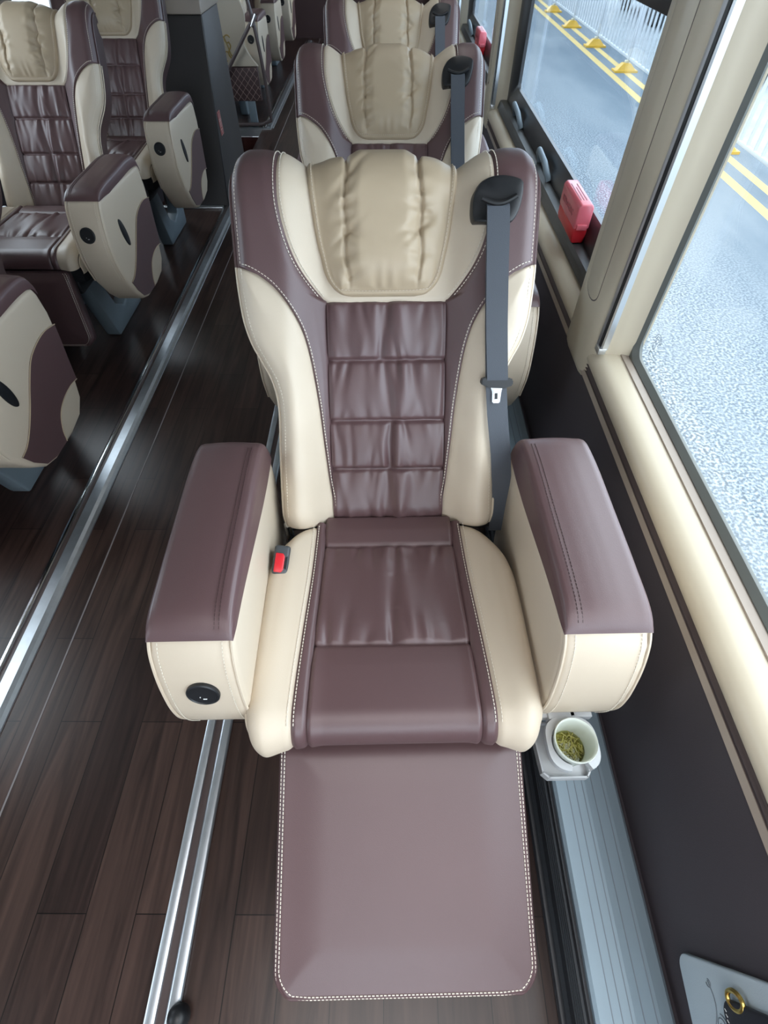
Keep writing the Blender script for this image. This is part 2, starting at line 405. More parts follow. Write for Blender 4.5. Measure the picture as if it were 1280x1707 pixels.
    def fp(s, t):
        v = vb + (vt - vb) * (t ** 1.25); b = interp(HW, v); s = -1 + 2 * s; u = s * b; cx = -.005
        de = b - abs(u); dB = v - vb
        rim = .011
        q_ = min(1, max(0, (min(de, dB) - rim) / .075)); body = 1 - (1 - q_) ** 2.6
        h = .010 * min(1, (min(de, dB) / .006)) ** .5 + .020 * body
        us = US + .002 * math.sin(v * 70 + ph[0]) + .002 * math.sin(v * 31 + ph[1]) ; a = abs(u)
        mid = smooth01((us - a) / .03)
        h += body * (.009 * mid - .009 * math.exp(-((a - us) / .0035) ** 2))
        amp = math.exp(-((a - us) / .018) ** 2)
        h += body * amp * .0022 * math.sin(v * 190 + ph[2] + 3 * math.sin(v * 40)) 
        for sd, v0, am, tl in kn:
            du = (u - sd * us); x = (v - v0 - tl * du) / .0075
            if abs(x) < 3: h += body * am * math.exp(-x * x) * math.exp(-(du / .026) ** 2)
        h += smooth01((min(de, dB) - rim) / .01) * .0022 * math.exp(-(dB / .035) ** 2) * math.sin(u * 190 + ph[3] + 2 * math.sin(u * 60))
        if de < rim and dB > .02: h -= .002 * math.exp(-((de - rim) / .002) ** 2)
        w0 = W0(u + cx, v)
        return P(u + cx, v, max(w0, w0 * .6) + h)
    pil = obj('head_cushion', grid(bmesh.new(), fp, 84, 110), M['pillow'], root, angle=180)
    bm = bmesh.new(); pth = []
    for k in range(41):
        v = vt - (vt - .475) * k / 40; pth.append((-interp(HW, v) + .008, v))
    for k in range(1, 24): pth.append((-.096 + .192 * k / 24, .4685 + .006 * (abs(-1 + k / 12)) ** 4))
    for k in range(41):
        v = .475 + (vt - .475) * k / 40; pth.append((interp(HW, v) - .008, v))
    stitches(bm, [(P(u - .005, v, W0(u - .005, v) + .012), B.N(u, v)) for u, v in pth], wd=.001)
    obj('cushion_stitching', bm, M['cream'], pil, smooth=False)
    return B, back

def make_cushion(root, seed):
    YB, R, Z = -.167, .042, .472
    def P(x, y, h):
        if y >= YB: return Vector((x, y, Z + h))
        d = YB - y; th = min(d / R, PI / 2); rest = max(0, d - R * PI / 2)
        return Vector((x, YB - math.sin(th) * (R + h), Z - R + (R + h) * math.cos(th) - rest))
    YE = YB - R * PI / 2 - .008
    SI = [(-.4, .150), (-.24, .150), (-.15, .149), (-.05, .146), (.05, .141), (.17, .1375), (.26, .138)]
    SO = [(-.4, .177), (-.24, .177), (-.14, .175), (-.03, .169), (.11, .160), (.235, .156)]
    ys = [.25 + (YE - .25) * k / 130 for k in range(131)]
    ci = [Vector((interp(SI, y), y)) for y in ys]
    def base(x, y): return .008 * smooth01((abs(x) - .12) / .06)
    rows = [YE, -.052, .172, .25]; WR = make_wrinkles(seed + 2, rows, .14, 7)
    for key in list(WR):
        if key not in ((1, 1), (2, -1)): WR[key] = []
    def fc(x, y, dl, dr):
        h = base(x, y); d = min(dl, dr); k = 0
        while k < 2 and rows[k + 1] < y: k += 1
        dv = min(y - rows[k] if k else 9, rows[k + 1] - y)
        h += .006 * min(1, dv / .04) ** .5 + groove(d, .005, .0032) + groove(y + .052, .005, .003) + groove(y - .172, .005, .003)
        if k == 1: h += 1.15 * wrinkle(WR, rows, x, y) * smooth01(d / .02) + .0022 * math.sin(x * 40 + y * 22) * smooth01(d / .03) * smooth01(dv / .03)
        return P(x, y, h)
    bm = bmesh.new()
    body = smooth_poly([(.15, .232), (.185, .205), (.212, .178), (.234, .142), (.246, .10), (.250, .05), (.251, -.06), (.250, -.15), (.244, -.18), (.238, -.192)], 40)
    cush = obj('seat_cushion', prism([tuple(p) for p in body] + [(-p[0], p[1]) for p in body[::-1]], .36, .452, axis='z'), M['black'], root)
    obj('centre_panel', loft(bmesh.new(), fc, mirror(ci), ci, 100), M['brown'], cush, angle=180)
    yo = [.232 + (YE - .232) * k / 130 for k in range(131)]
    cs = [Vector((interp(SO, y), y)) for y in yo]; ci2 = [Vector((interp(SI, y), y)) for y in yo]
    OUTC = smooth_poly([(.158, .232), (.185, .215), (.212, .188), (.238, .150), (.251, .11), (.2555, .05), (.257, -.06), (.256, -.15), (.254, -.18), (.250, -.21), (.246, YE)], 130)
    for sg in (1, -1):
        mr = (lambda c: c) if sg == 1 else mirror
        fs = lambda x, y, dl, dr: P(x, y, base(x, y) + .004 + groove(min(dl, dr), .005, .004))
        obj('edge_strip', loft(bmesh.new(), fs, mr(ci2), mr(cs), 12), M['brown'], cush, angle=180)
        def fo(x, y, dl, dr):
            r = .03; h = base(x, y) + .004 + .012 * smooth01(dl / .05) + groove(dl, .005, .004)
            e = max(0, (r - dr) / r); h -= r * (1 - math.sqrt(max(0, 1 - e * e)))
            return P(x, y, h)
        bm = loft(bmesh.new(), fo, mr(resample(cs, 110)), mr(resample(OUTC, 110)), 26, 1.5)
        obj('side_bolster', bm, M['cream'], cush, angle=180)
        # outer wall of the bolster down to the base
        bm = bmesh.new(); R2 = resample(OUTC, 110); prev = None
        for p in mr(R2):
            a = P(p[0], p[1], -.012); cur = [bm.verts.new(a), bm.verts.new(Vector((a.x + sg * .003, a.y - .001, a.z - .02))), bm.verts.new(Vector((a.x, a.y, min(a.z - .03, .395))))]
            if prev:
                for i in (0, 1): bm.faces.new((prev[i], cur[i], cur[i + 1], prev[i + 1]))
            prev = cur
        obj('side_wall', bm, M['cream'], cush)
        obj('piping', tube(bmesh.new(), [P(p[0], p[1], -.012) + Vector((sg * .002, 0, 0)) for p in mr(R2[4:])], .0035, 6), M['cream'], cush)
        for o, wd in ((-.005, .0013), (.006, .0009)):
            obj('stitching', stitches(bmesh.new(), [(P(p[0], p[1], base(p[0], p[1]) + .005), (P(p[0], p[1], 1) - P(p[0], p[1], 0)).normalized()) for p in mr([q + Vector((o, 0)) for q in cs[2:118]])], wd=wd), M['thread'], cush, smooth=False)
    return cush

def make_footrest(root, hinge, ang, length=.418, hw=.2235, x0=.012):
    """padded leg rest; ang = fall below horizontal, degrees"""
    a = math.radians(ang); d = Vector((0, -math.cos(a), -math.sin(a))); nn = Vector((0, -math.sin(a), math.cos(a))); H = Vector(hinge) + Vector((x0, 0, 0))
    def half(q):
        b = hw * (1 - .012 * (1 - q / length))
        r = .045; e = q - (length - r)
        if e > 0: b = b - r + math.sqrt(max(0, r * r - e * e))
        r = .016; e = r - q
        if e > 0: b = b - r + math.sqrt(max(0, r * r - e * e))
        return b
    def fn(s, t):
        t = .5 - .5 * math.cos(PI * t); q = length * t; b = half(min(max(q, .0005), length - .0005)); s = math.sin((s - .5) * PI); x = s * b
        de = min(b - abs(x), length - q, q + .004); r = .014; e = max(0, (r - de) / r)
        w = .007 * smooth01(de / .09) - r * (1 - math.sqrt(max(0, 1 - e * e))) - .018 * smooth01((.05 - q) / .05) ** 1.5 + groove(de - .0085, .0016, .0018)
        return H + Vector((x, 0, 0)) + d * q + nn * w
    bm = grid(bmesh.new(), fn, 90, 90)
    # underside
    n = 60; top = []; 
    for k in range(n + 1):
        q = length * (.5 - .5 * math.cos(PI * k / n)); top.append((half(min(max(q, .0005), length - .0005)), q))
    rim = [(b, q) for b, q in top] + [(-b, q) for b, q in top[::-1]]
    A = [bm.verts.new(H + Vector((x, 0, 0)) + d * q - nn * .014) for x, q in rim]; C = [bm.verts.new(H + Vector((x * .99, 0, 0)) + d * q - nn * .046) for x, q in rim]
    m = len(rim)
    for i in range(m): bm.faces.new((A[i], A[(i + 1) % m], C[(i + 1) % m], C[i]))
    bm.faces.new(C)
    fr = obj('footrest', bm, M['brown'], root, angle=180)
    for ins, lift in ((.0055, -.0035), (.0115, .0005)):
        pth = []
        for b, q in top:
            f = ins
            qq = min(q, length - ins); 
            if q > length - ins: continue
            pth.append((max(.0, half(min(length - .0005, q + (0 if q < length - .06 else ins * .7))) - f), qq))
        left = [(-b, q) for b, q in pth]
        full = left[3:] + [(-.16 + .32 * k / 20, length - ins) for k in range(21)] + pth[::-1][:-3]
        full = [p for i, p in enumerate(full) if i == 0 or (Vector(p) - Vector(full[i - 1])).length > .001]
        obj('stitching', stitches(bmesh.new(), [(H + Vector((x, 0, 0)) + d * q + nn * lift, nn) for x, q in full], wd=.0014), M['thread'], fr, smooth=False)
    return fr

ARM = [(-.112, .646), (-.132, .624), (-.150, .585), (-.163, .54), (-.172, .49), (-.171, .44), (-.152, .37), (-.095, .285), (-.05, .243), (0, .226), (.12, .222), (.20, .233), (.248, .27), (.275, .34), (.302, .45), (.316, .54), (.312, .60), (.300, .63)]
CAP = [(-.122, .646), (-.122, .664), (-.108, .680), (-.07, .688), (.10, .688), (.26, .684), (.292, .672), (.302, .65), (.302, .615), (.10, .632)]
def make_arm(root, x0, x1, inner, button=True, outer_detail=False, dy=0):
    """x0<x1; inner = +1 when the seat lies on the +x side"""
    arm = obj('armrest', prism(ARM, x0, x1, bev=.016, seg=4, angle=45), M['cream'], root, angle=60)
    ZT = [(-.117, .643), (-.110, .653), (-.098, .662), (-.080, .669), (-.05, .673), (.10, .676), (.25, .674), (.286, .667), (.302, .655), (.310, .635)]
    w = x1 - x0; ZB = lambda y: .641 - .040 * smooth01((y + .11) / .37)
    def fcap(p, q):
        y = -.117 + .427 * (.5 - .5 * math.cos(PI * q)); zt = interp(ZT, y); zb = min(zt - .002, ZB(y)); hh = zt - zb
        cs = [(0, 0), (.0008, .3), (.002, .6), (.005, .82), (.010, .93), (.018, .985), (.03, 1.0), (w * .35, 1.03), (w * .5, 1.04), (w * .65, 1.03), (w - .03, 1.0), (w - .016, .97), (w - .007, .88), (w - .002, .70), (w, .4), (w, 0)]
        k = p * (len(cs) - 1); i = min(int(k), len(cs) - 2); f = k - i
        ux = cs[i][0] * (1 - f) + cs[i + 1][0] * f; uz = cs[i][1] * (1 - f) + cs[i + 1][1] * f
        if uz > 1: z = zt + (uz - 1) * .06 * smooth01(hh / .03)
        else:
            e = min(.04, hh); z = zt - (1 - uz) * e
            if k < 2.0: z = zb + (zt - .4 * e - zb) * (uz / .6)
        if y < -.09: ux = ux + (w / 2 - ux) * .03 * smooth01((-.09 - y) / .04)
        x = x1 + .0006 - ux * (1 + .0012 / w) if inner > 0 else x0 - .0006 + ux * (1 + .0012 / w)
        return Vector((x, y, z))
    bm = grid(bmesh.new(), fcap, 45, 50)
    cap = obj('armrest_cap', bm, M['brown'], arm, angle=75)
    xi = x1 if inner > 0 else x0
    for dx in (.021, .028):
        obj('cap_stitching', stitches(bmesh.new(), [(Vector((xi - inner * dx, y, z)), Vector((0, 0, 1))) for y, z in [(-.108 + .38 * k / 20, interp(ZT, -.108 + .38 * k / 20) + .0006) for k in range(21)]], wd=.0009), M['shell'], cap, smooth=False)
    fr = smooth_poly(ARM[0:7], 60)
    for xe, s in ((x0, 1), (x1, -1)):
        obj('arm_piping', tube(bmesh.new(), [Vector((xe + s * .004, p[0] + .004, p[1])) for p in fr], .0028, 6), M['cream'], arm)
        for o in (.011,):
            pth = []
            for i, p in enumerate(fr[1:-1]):
                t = (fr[i + 2] - fr[i]).normalized(); nn = Vector((0, t[1], -t[0])); nn = nn if nn.y < 0 else -nn
                pth.append((Vector((xe + s * (o + .007), p[0], p[1])) + nn * .0005, nn))
            obj('arm_stitching', stitches(bmesh.new(), pth, wd=.0009), M['thread'], arm, smooth=False)
    if button:
        xc = (x0 + x1) / 2 + .004 * inner; t = Matrix.Translation((xc, -.1625, .545)) @ Matrix.Rotation(PI / 2 - .24, 4, 'X')
        b = obj('control_button', lathe(bmesh.new(), [(.027, -.004), (.027, .0035), (.0245, .005), (.0232, .0030), (.012, .0024), (.0005, .0024)], 36, t), M['black'], arm, angle=30)
        obj('button_mark', bx(-.003, .003, -.0008, .0008, .0009, .0022, mtx=t @ Matrix.Translation((.001, -.012, .0012))), M['white'], b, smooth=False)
        obj('button_mark', bx(-.0008, .0008, -.0008, .0008, .0009, .0022, mtx=t @ Matrix.Translation((-.006, -.007, .0012))), M['white'], b, smooth=False)
    if outer_detail:
        xo = x0 if inner > 0 else x1; s = -1 if inner > 0 else 1
        up = smooth_poly([(.306, .505), (.25, .517), (.193, .515), (.13, .498), (.07, .455), (.023, .415), (-.03, .376), (-.075, .352), (-.112, .345)], 40)
        lo = [(-.088, .30), (-.05, .256), (0, .239), (.068, .235)]
        pat = smooth_poly([(.072, .235), (.083, .272), (.116, .312), (.166, .331), (.222, .336), (.268, .33)], 30)
        rear = [(.283, .40), (.297, .46)]
        poly = [tuple(p) for p in up] + lo + [tuple(p) for p in pat] + rear
        a, b = sorted((xo + s * .0025, xo - s * .01))
        obj('side_band', prism(poly, a, b, bev=.0), M['brown'], arm, smooth=False)
        ov = [(-.020 + .019 * math.cos(t) - .010 * math.sin(t), .497 + .052 * math.sin(t)) for t in [k * 2 * PI / 28 for k in range(28)]]
        a, b = sorted((xo + s * .0035, xo - s * .01))
        h = obj('side_handle', prism(ov, a, b, bev=.0018, seg=2, angle=60), M['black'], arm)
        for c in (up, pat): obj('band_piping', tube(bmesh.new(), [Vector((xo + s * .003, p[0], p[1])) for p in c], .0016, 5), M['pillow'], arm)
    if dy:
        for o in [arm] + list(arm.children_recursive): o.data.transform(Matrix.Translation((0, dy, 0)))
    return arm

def make_base(root):
    base = obj('seat_base', bx(-.20, .20, -.18, .24, .30, .375, bev=.01), M['black'], root)
    leg = [(-.10, .34), (-.005, .02), (.005, 0), (.32, 0), (.33, .02), (.38, .34), (.30, .34), (.26, .15), (.215, .095), (.14, .08), (.075, .12), (-.01, .34)]
    for x in (-.15, .125):
        obj('leg', prism(leg, x - .02, x + .045, bev=.008, seg=2), M['grey_plastic'], base)
    bm = bmesh.new(); tube(bm, [(-.235, .262, .44), (.235, .262, .44)], .017, 14)
    h = obj('recline_hinge', bm, M['black'], root)
    bm = bmesh.new(); tube(bm, [(-.222, .232, .41), (-.222, .232, .475)], .009, 14)
    obj('hinge_pin', bm, M['chrome'], h)
    return base

def make_belt(root, B, uo=0):
    P = B.P
    # guide bezel on the shoulder
    gp = smooth_poly([(.160, .578), (.200, .573), (.226, .576), (.240, .598), (.2455, .632), (.238, .638), (.205, .641), (.172, .637), (.158, .625), (.155, .60), (.157, .583), (.160, .578)], 48)[:-1]
    bm = bmesh.new(); c = Vector((.2, .607)); rings = []
    for sc, w in ((1.0, -.006), (1.0, .010), (.96, .0155), (.88, .0172), (.6, .0165)):
        rings.append([bm.verts.new(P(*(c + (p - c) * sc), max(.028, W0(*(c + (p - c) * .9))) * .55 + .018 + w)) for p in gp])
    for a, b in zip(rings, rings[1:]):
        for k in range(len(gp)): bm.faces.new((a[k], a[(k + 1) % len(gp)], b[(k + 1) % len(gp)], b[k]))
    bm.faces.new(rings[-1])
    def strip(path, w0):
        bm2 = bmesh.new(); prev = None
        for q, wd, th in path:
            u, v, w = q
            cur = [bm2.verts.new(P(u - wd / 2, v, w)), bm2.verts.new(P(u + wd / 2, v, w)), bm2.verts.new(P(u + wd / 2, v, w - th)), bm2.verts.new(P(u - wd / 2, v, w - th))]
            if prev:
                for i in range(4): bm2.faces.new((prev[i], prev[(i + 1) % 4], cur[(i + 1) % 4], cur[i]))
            prev = cur
        return bm2
    pts = [(.200, .608, .058), (.200, .600, .064), (.2005, .57, .066), (.202, .50, .066), (.206, .40, .066), (.2125, .29, .066), (.219, .23, .064), (.232, .15, .056), (.243, .08, .035), (.250, .02, .008), (.252, -.04, -.015)]
    belt = obj('seat_belt', strip([(p, .041, .0018) for p in pts], 0), M['belt'], root)
    g = obj('belt_guide', bm, M['black'], belt, angle=35)
    bm = bmesh.new(); tube(bm, [P(.170 + .062 * k / 12, .612 - .010 * math.sin(PI * k / 12) + .004 * k / 12, .0625 + .002) for k in range(13)], .0042, 8)
    obj('guide_slot', bm, mat_slot, g)
    # tongue
    tv, tu = .290, .2125
    def pl(poly, w0, w1):
        bm = bmesh.new(); A = [bm.verts.new(P(u, v, w0)) for u, v in poly]; C = [bm.verts.new(P(u, v, w1)) for u, v in poly]; n = len(poly)
        bm.faces.new(A[::-1]); bm.faces.new(C)
        for i in range(n): bm.faces.new((A[i], A[(i + 1) % n], C[(i + 1) % n], C[i]))
        bmesh.ops.recalc_face_normals(bm, faces=bm.faces[:])
        bmesh.ops.bevel(bm, geom=[e for e in bm.edges if e.calc_face_angle(0) > .5], offset=.0018, segments=2, affect='EDGES'); return bm
    t = obj('belt_tongue', pl([(tu - .031, tv + .012), (tu - .026, tv + .016), (tu + .026, tv + .014), (tu + .031, tv + .010), (tu + .031, tv), (tu + .016, tv - .006), (tu - .016, tv - .004), (tu - .031, tv + .003)], .058, .074), M['black'], belt)
    bm = pl([(tu - .013, tv + .0), (tu + .013, tv + .0), (tu + .010, tv - .012), (tu + .008, tv - .034), (tu - .007, tv - .034), (tu - .008, tv - .012)], .0668, .0695)
    pt = obj('tongue_plate', bm, M['chrome'], t)
    bm = pl([(tu - .0045, tv - .013), (tu + .0045, tv - .013), (tu + .0045, tv - .028), (tu - .0045, tv - .028)], .067, .0705)
    obj('tongue_slot', bm, M['black'], pt)
    # the upper webbing layer loops through the tongue and lies 6 mm over the lower run
    up = [(.200, .600, .066), (.2005, .57, .0705), (.202, .50, .073), (.206, .40, .074), (.212, .305, .076), (.2125, .297, .073)]
    obj('belt_upper_layer', strip([(p, .0405, .0016) for p in up], 0), M['belt'], belt)
    return belt
mat_slot = mat('slot_black', (.004, .004, .005), .6)

def make_buckle(root):
    # buckle between cushion and aisle-side armrest
    T = Matrix.Translation((-.222, .118, .497)) @ Matrix.Rotation(math.radians(22), 4, 'X') @ Matrix.Rotation(math.radians(10), 4, 'Y') @ Matrix.Rotation(math.radians(-6), 4, 'Z')
    b = obj('belt_buckle', bx(-.016, .016, -.026, .034, -.03, .012, bev=.006, seg=3, mtx=T), M['grey_plastic'], root)
    b.data.materials[0] = M['buckle']
    obj('release_button', prism([(-.012, -.023), (.003, -.023), (.007, -.017), (.007, .010), (.003, .016), (-.012, .016)], .008, .0155, axis='z', bev=.002, seg=2), M['red'], b).matrix_local = T
    obj('buckle_slot', prism([(.0075, -.014), (.0125, -.016), (.0125, .011), (.0075, .008)], .009, .0128, axis='z'), mat_slot, b, smooth=False).matrix_local = T
    bm = bmesh.new(); tube(bm, [(-.218, .14, .49), (-.216, .175, .465), (-.215, .22, .43), (-.215, .24, .40)], .010, 10)
    obj('buckle_stalk', bm, M['black'], b)
M['buckle'] = mat('buckle_grey', (.055, .06, .066), .42)

def dup(o, parent=None, skip=()):
    c = o.copy(); col.objects.link(c)
    if parent: c.parent = parent; c.matrix_parent_inverse = o.matrix_parent_inverse.copy()
    for ch in o.children:
        if ch.name.split('.')[0] not in skip: dup(ch, c, skip)
    return c

LEAN_R, LEAN_L = 34.2, 27.
SEAT_ROT = .025
# main reclined seat
seat = empty('passenger_seat', (.012, .45, 0), SEAT_ROT)
tag(seat, 'reclined brown and cream leather coach seat with raised footrest, nearest the camera', 'seat', 'coach seats by the right hand windows')
Bk, _ = make_backrest(seat, LEAN_R, 11)
make_cushion(seat, 21)
make_footrest(seat, (0, -.187, .396), 26.0)
armL = make_arm(seat, -.381, -.246, 1, True, True)
armR = make_arm(seat, .260, .400, -1, False, True)
make_base(seat); make_belt(seat, Bk); make_buckle(seat)
# cup holder bracket on the window-side arm
ch = obj('cup_holder', bx(.262, .372, -.167, -.150, .372, .392, bev=.003), M['white_plastic'], seat)
bm = bmesh.new(); box(bm, .287, .331, -.172, -.152, .374, .398, bev=.003); obj('holder_hinge', bm, M['white_plastic'], ch)
def ring_bm(cx, cy, ro, ri, z0, z1, a0, a1, sq=.0, n=40):
    bm = bmesh.new(); prev = None; N = n
    for k in range(N + 1):
        t = a0 + (a1 - a0) * k / N; c, s = math.cos(t), math.sin(t)
        f = 1 + sq * (abs(math.sin(2 * t))) ** 2
        cur = [bm.verts.new((cx + r * c * g, cy + r * s * g, z)) for r, g, z in ((ro, f, z0), (ro, f, z1), (ri, 1, z1), (ri, 1, z0))]
        if prev:
            for i in range(4): bm.faces.new((prev[i], prev[(i + 1) % 4], cur[(i + 1) % 4], cur[i]))
        else: bm.faces.new(cur)
        prev = cur
    bm.faces.new(prev[::-1]); return bm
CX, CY = .320, -.214
obj('holder_ring', ring_bm(CX, CY, .046, .0375, .385, .400, math.radians(-60), math.radians(255), .12), M['white_plastic'], ch)
tp = [(CX - .05, CY + .02), (CX - .047, CY - .035), (CX - .036, CY - .045), (CX + .036, CY - .045), (CX + .043, CY - .035), (CX + .043, CY + .055), (CX - .05, CY + .055)]
bm = prism(tp, .316, .322, axis='z', bev=.0015); 
tray = obj('holder_tray', bm, M['white_plastic'], ch)
bm = bmesh.new()
for a, b in zip(tp, tp[1:] + tp[:1]):
    d = (Vector(b) - Vector(a)).normalized(); nrm = Vector((d[1], -d[0])); A = Vector(a); Bv = Vector(b)
    qs = [A, Bv, Bv - nrm * .003, A - nrm * .003]; lo = [bm.verts.new((*q, .32)) for q in qs]; hi = [bm.verts.new((*q, .338)) for q in qs]
    bm.faces.new(hi); [bm.faces.new((lo[i], lo[(i + 1) % 4], hi[(i + 1) % 4], hi[i])) for i in range(4)]
obj('tray_lip', bm, M['white_plastic'], tray, smooth=False)
obj('holder_stem', bx(CX - .02, CX + .02, CY + .046, CY + .058, .318, .392, bev=.002), M['white_plastic'], ch)

# right-hand seats behind
r2 = dup(seat, None, ('footrest', 'cup_holder', 'control_button')); r2.location = (.014, 1.40, 0); r2.rotation_euler = (0, 0, .012)
r2['label'] = 'second brown and cream coach seat, directly behind the reclined nearest one'
r3 = dup(seat, None, ('footrest', 'cup_holder', 'control_button')); r3.location = (.022, 2.385, 0); r3.rotation_euler = (0, 0, .008)
r3['label'] = 'third brown and cream coach seat by the right windows, cut off by the top edge'

# left-hand seats on the raised platform
PZ = 0.; LX = -1.4325
lseat = empty('passenger_seat', (LX, 2.158, PZ))
tag(lseat, 'left-hand dark coach seat whose cushion and two-tone armrest both show, second from the front', 'seat', 'coach seats on the left platform')
make_backrest(lseat, LEAN_L, 31, .275, .435); make_cushion(lseat, 41)
make_footrest(lseat, (0, -.225, .415), 80, .30, .2, 0)
make_arm(lseat, .278, .4055, -1, True, True, -.052); make_arm(lseat, -.400, -.27, 1, False, False, -.052); make_base(lseat)
lb = dup(lseat); lb.location = (LX, 3.10, PZ); lb['label'] = 'left-hand dark coach seat third from the front, in front of the dark partition'
lc = dup(lseat, None); lc.location = (LX, 1.17, PZ); lc['label'] = 'left-hand seat nearest the camera, only its big two-tone armrest at the left edge'
for k, (y, lab) in enumerate(((5.70, 'first small left-hand seat beyond the stairwell, behind the quilted barrier'), (6.62, 'second small left-hand seat beyond the stairwell, far back in the dim coach'), (7.60, 'rearmost left-hand seat at the far end of the dim coach'))):
    s = dup(lseat, None, ('footrest', 'arm_stitching') if k else ('footrest',)); s.location = (LX, y, PZ); s['label'] = lab

# ------------------------------------------------------------------ paper cup with tea
cup = empty('paper_cup', (0, 0, 0)); tag(cup, 'white paper cup holding pale tea leaves, in the holder below the right armrest', 'cup')
cup.location = Matrix.Rotation(SEAT_ROT, 3, 'Z') @ Vector((CX, CY, 0)) + Vector((.012, .45, .3225))
bm = bmesh.new()
lathe(bm, [(.0255, 0), (.027, .003), (.036, .092), (.0375, .0945), (.0385, .097), (.0372, .0992), (.0352, .097), (.0345, .09), (.0262, .006), (.001, .0055)], 48)
obj('cup_body', bm, M['paper'], cup)
m = glass_mat('tea_water', (.90, .90, .70), .03)
bm = bmesh.new(); lathe(bm, [(.030, .0445), (.0304, .0455), (.001, .0455)], 40); obj('tea_water', bm, m, cup)
bm = bmesh.new(); rng = random.Random(3)
for i in range(190):
    r = .0265 * math.sqrt(rng.random()); t = rng.uniform(0, 2 * PI); a = rng.uniform(0, PI); l = rng.uniform(.004, .0075); z = .0375 + rng.uniform(0, .0105)
    c = Vector((r * math.cos(t), r * math.sin(t), z)); d = Vector((math.cos(a), math.sin(a), rng.uniform(-.2, .2))) * l
    tube(bm, [c - d, c + Vector((0, 0, .0008)), c + d], .0009, 5)
lathe(bm, [(.0285, .030), (.029, .0375), (.001, .0385)], 30)
tl = obj('tea_leaves', bm, M['tea'], cup); tag(tl, kind='stuff')

# ------------------------------------------------------------------ the coach shell
Y0, Y1 = -2.6, 9.2
FX, SA, SB = -1.075, 3.655, 5.325      # platform edge, stairwell from - to
struct(obj('floor', bx(FX, .58, Y0, Y1, -.06, 0), M['wood'], smooth=False))
struct(obj('floor_left', bx(-1.95, FX, Y0, SA, -.06, 0), M['wood'], smooth=False))
struct(obj('floor_left', bx(-1.95, FX, SB, Y1, -.06, 0), M['wood'], smooth=False))
struct(obj('floor_stairwell', bx(-1.95, FX, SA, SB, -.45, -.40), M['woodred'], smooth=False))
struct(obj('stair_riser', bx(-1.95, FX, SB - .03, SB, -.40, -.0605), M['woodred'], smooth=False))
struct(obj('stair_riser', bx(-1.95, FX, SA, SA + .03, -.40, -.0605), M['woodred'], smooth=False))
struct(obj('stair_wall', bx(FX - .01, FX + .01, SA + .03, SB - .03, -.40, -.0605), M['woodred'], smooth=False))
bm = bmesh.new(); box(bm, -.9005, -.8965, Y0, Y1, 0, .0012); struct(obj('floor_joint', bm, mat('joint_line', (.22, .2, .2), .5), smooth=False))
# aluminium strips along the stairwell side of the aisle
def nosing(name, y0, y1, label):
    r = empty(name, (-1.0, y0, 0)); tag(r, label, 'edge strip', 'aluminium edge strips')
    L = y1 - y0
    obj('wide_strip', prism([(-.040, 0), (-.038, .011), (-.006, .012), (.004, .006), (.016, .004), (.017, 0)], 0, L, axis='y'), M['alu'], r, smooth=False)
    bm = bmesh.new(); box(bm, -.073, -.056, 0, L, 0, .009, bev=.003); obj('narrow_strip', bm, M['chrome'], r)
    obj('strip_groove', bx(-.056, -.040, 0, L, 0, .003), M['trimdark'], r, smooth=False)
    return r
n1 = nosing('edge_nosing', -2.5, SA + .02, 'long aluminium edge strip on the floor left of the aisle, reaching toward the camera')
n2 = nosing('edge_nosing', SB, 9.0, 'aluminium edge strip beyond the stairwell, by the quilted barrier')
r = empty('step_nosing', (-1.0, SB, 0)); tag(r, 'bright aluminium step edge across the far side of the stairwell', 'edge strip')
obj('nosing_strip', prism([(0, 0), (0, .008), (-.034, .008), (-.040, -.045), (-.034, -.045), (-.031, 0)], -.9, .0, axis='x'), M['alu_edge'], r, smooth=False)
r = empty('floor_strip', (-1.2, SA, 0)); tag(r, 'thin aluminium strip on the floor at the foot of the dark partition', 'edge strip')
bm = bmesh.new(); box(bm, -.7, .125, -.03, .006, 0, .012, bev=.003); obj('nosing_strip', bm, M['alu_edge'], r)
# seat track by the aisle
r = empty('seat_track', (-.42, -.3, 0)); tag(r, 'pair of pale aluminium floor strips running under the nearest seat', 'seat track')
bm = bmesh.new(); box(bm, -.038, -.016, -.2, 2.6, 0, .010, bev=.0035); obj('track_strip', bm, M['alu'], r)
bm = bmesh.new(); box(bm, .002, .028, -.2, 2.6, 0, .014, bev=.006, seg=3); obj('track_strip', bm, M['alu'], r)
bm = bmesh.new(); box(bm, -.016, .002, -.2, 2.6, 0, .003); obj('track_groove', bm, M['trimdark'], r, smooth=False)
k = lathe(bmesh.new(), [(.020, 0), (.021, .012), (.017, .024), (.009, .030), (.001, .031)], 24)
k = obj('rubber_stop', k, M['black']); k.location = (-.388, -.152, .014); tag(k, 'small black rubber stop on the end of the floor track', 'stopper')

# right wall
wr = prism([(.505, 0), (.505, .12), (.512, .13), (.552, .50), (.556, .53), (.664, .53), (.664, -.10), (.60, -.10)], Y0, Y1, axis='y')
struct(obj('wall_right', wr, M['wallp'], smooth=False))
bm = bmesh.new(); tube(bm, [(.506, Y0, .105), (.506, Y1, .105)], .010, 8); struct(obj('baseboard_right', bm, M['wallp']))
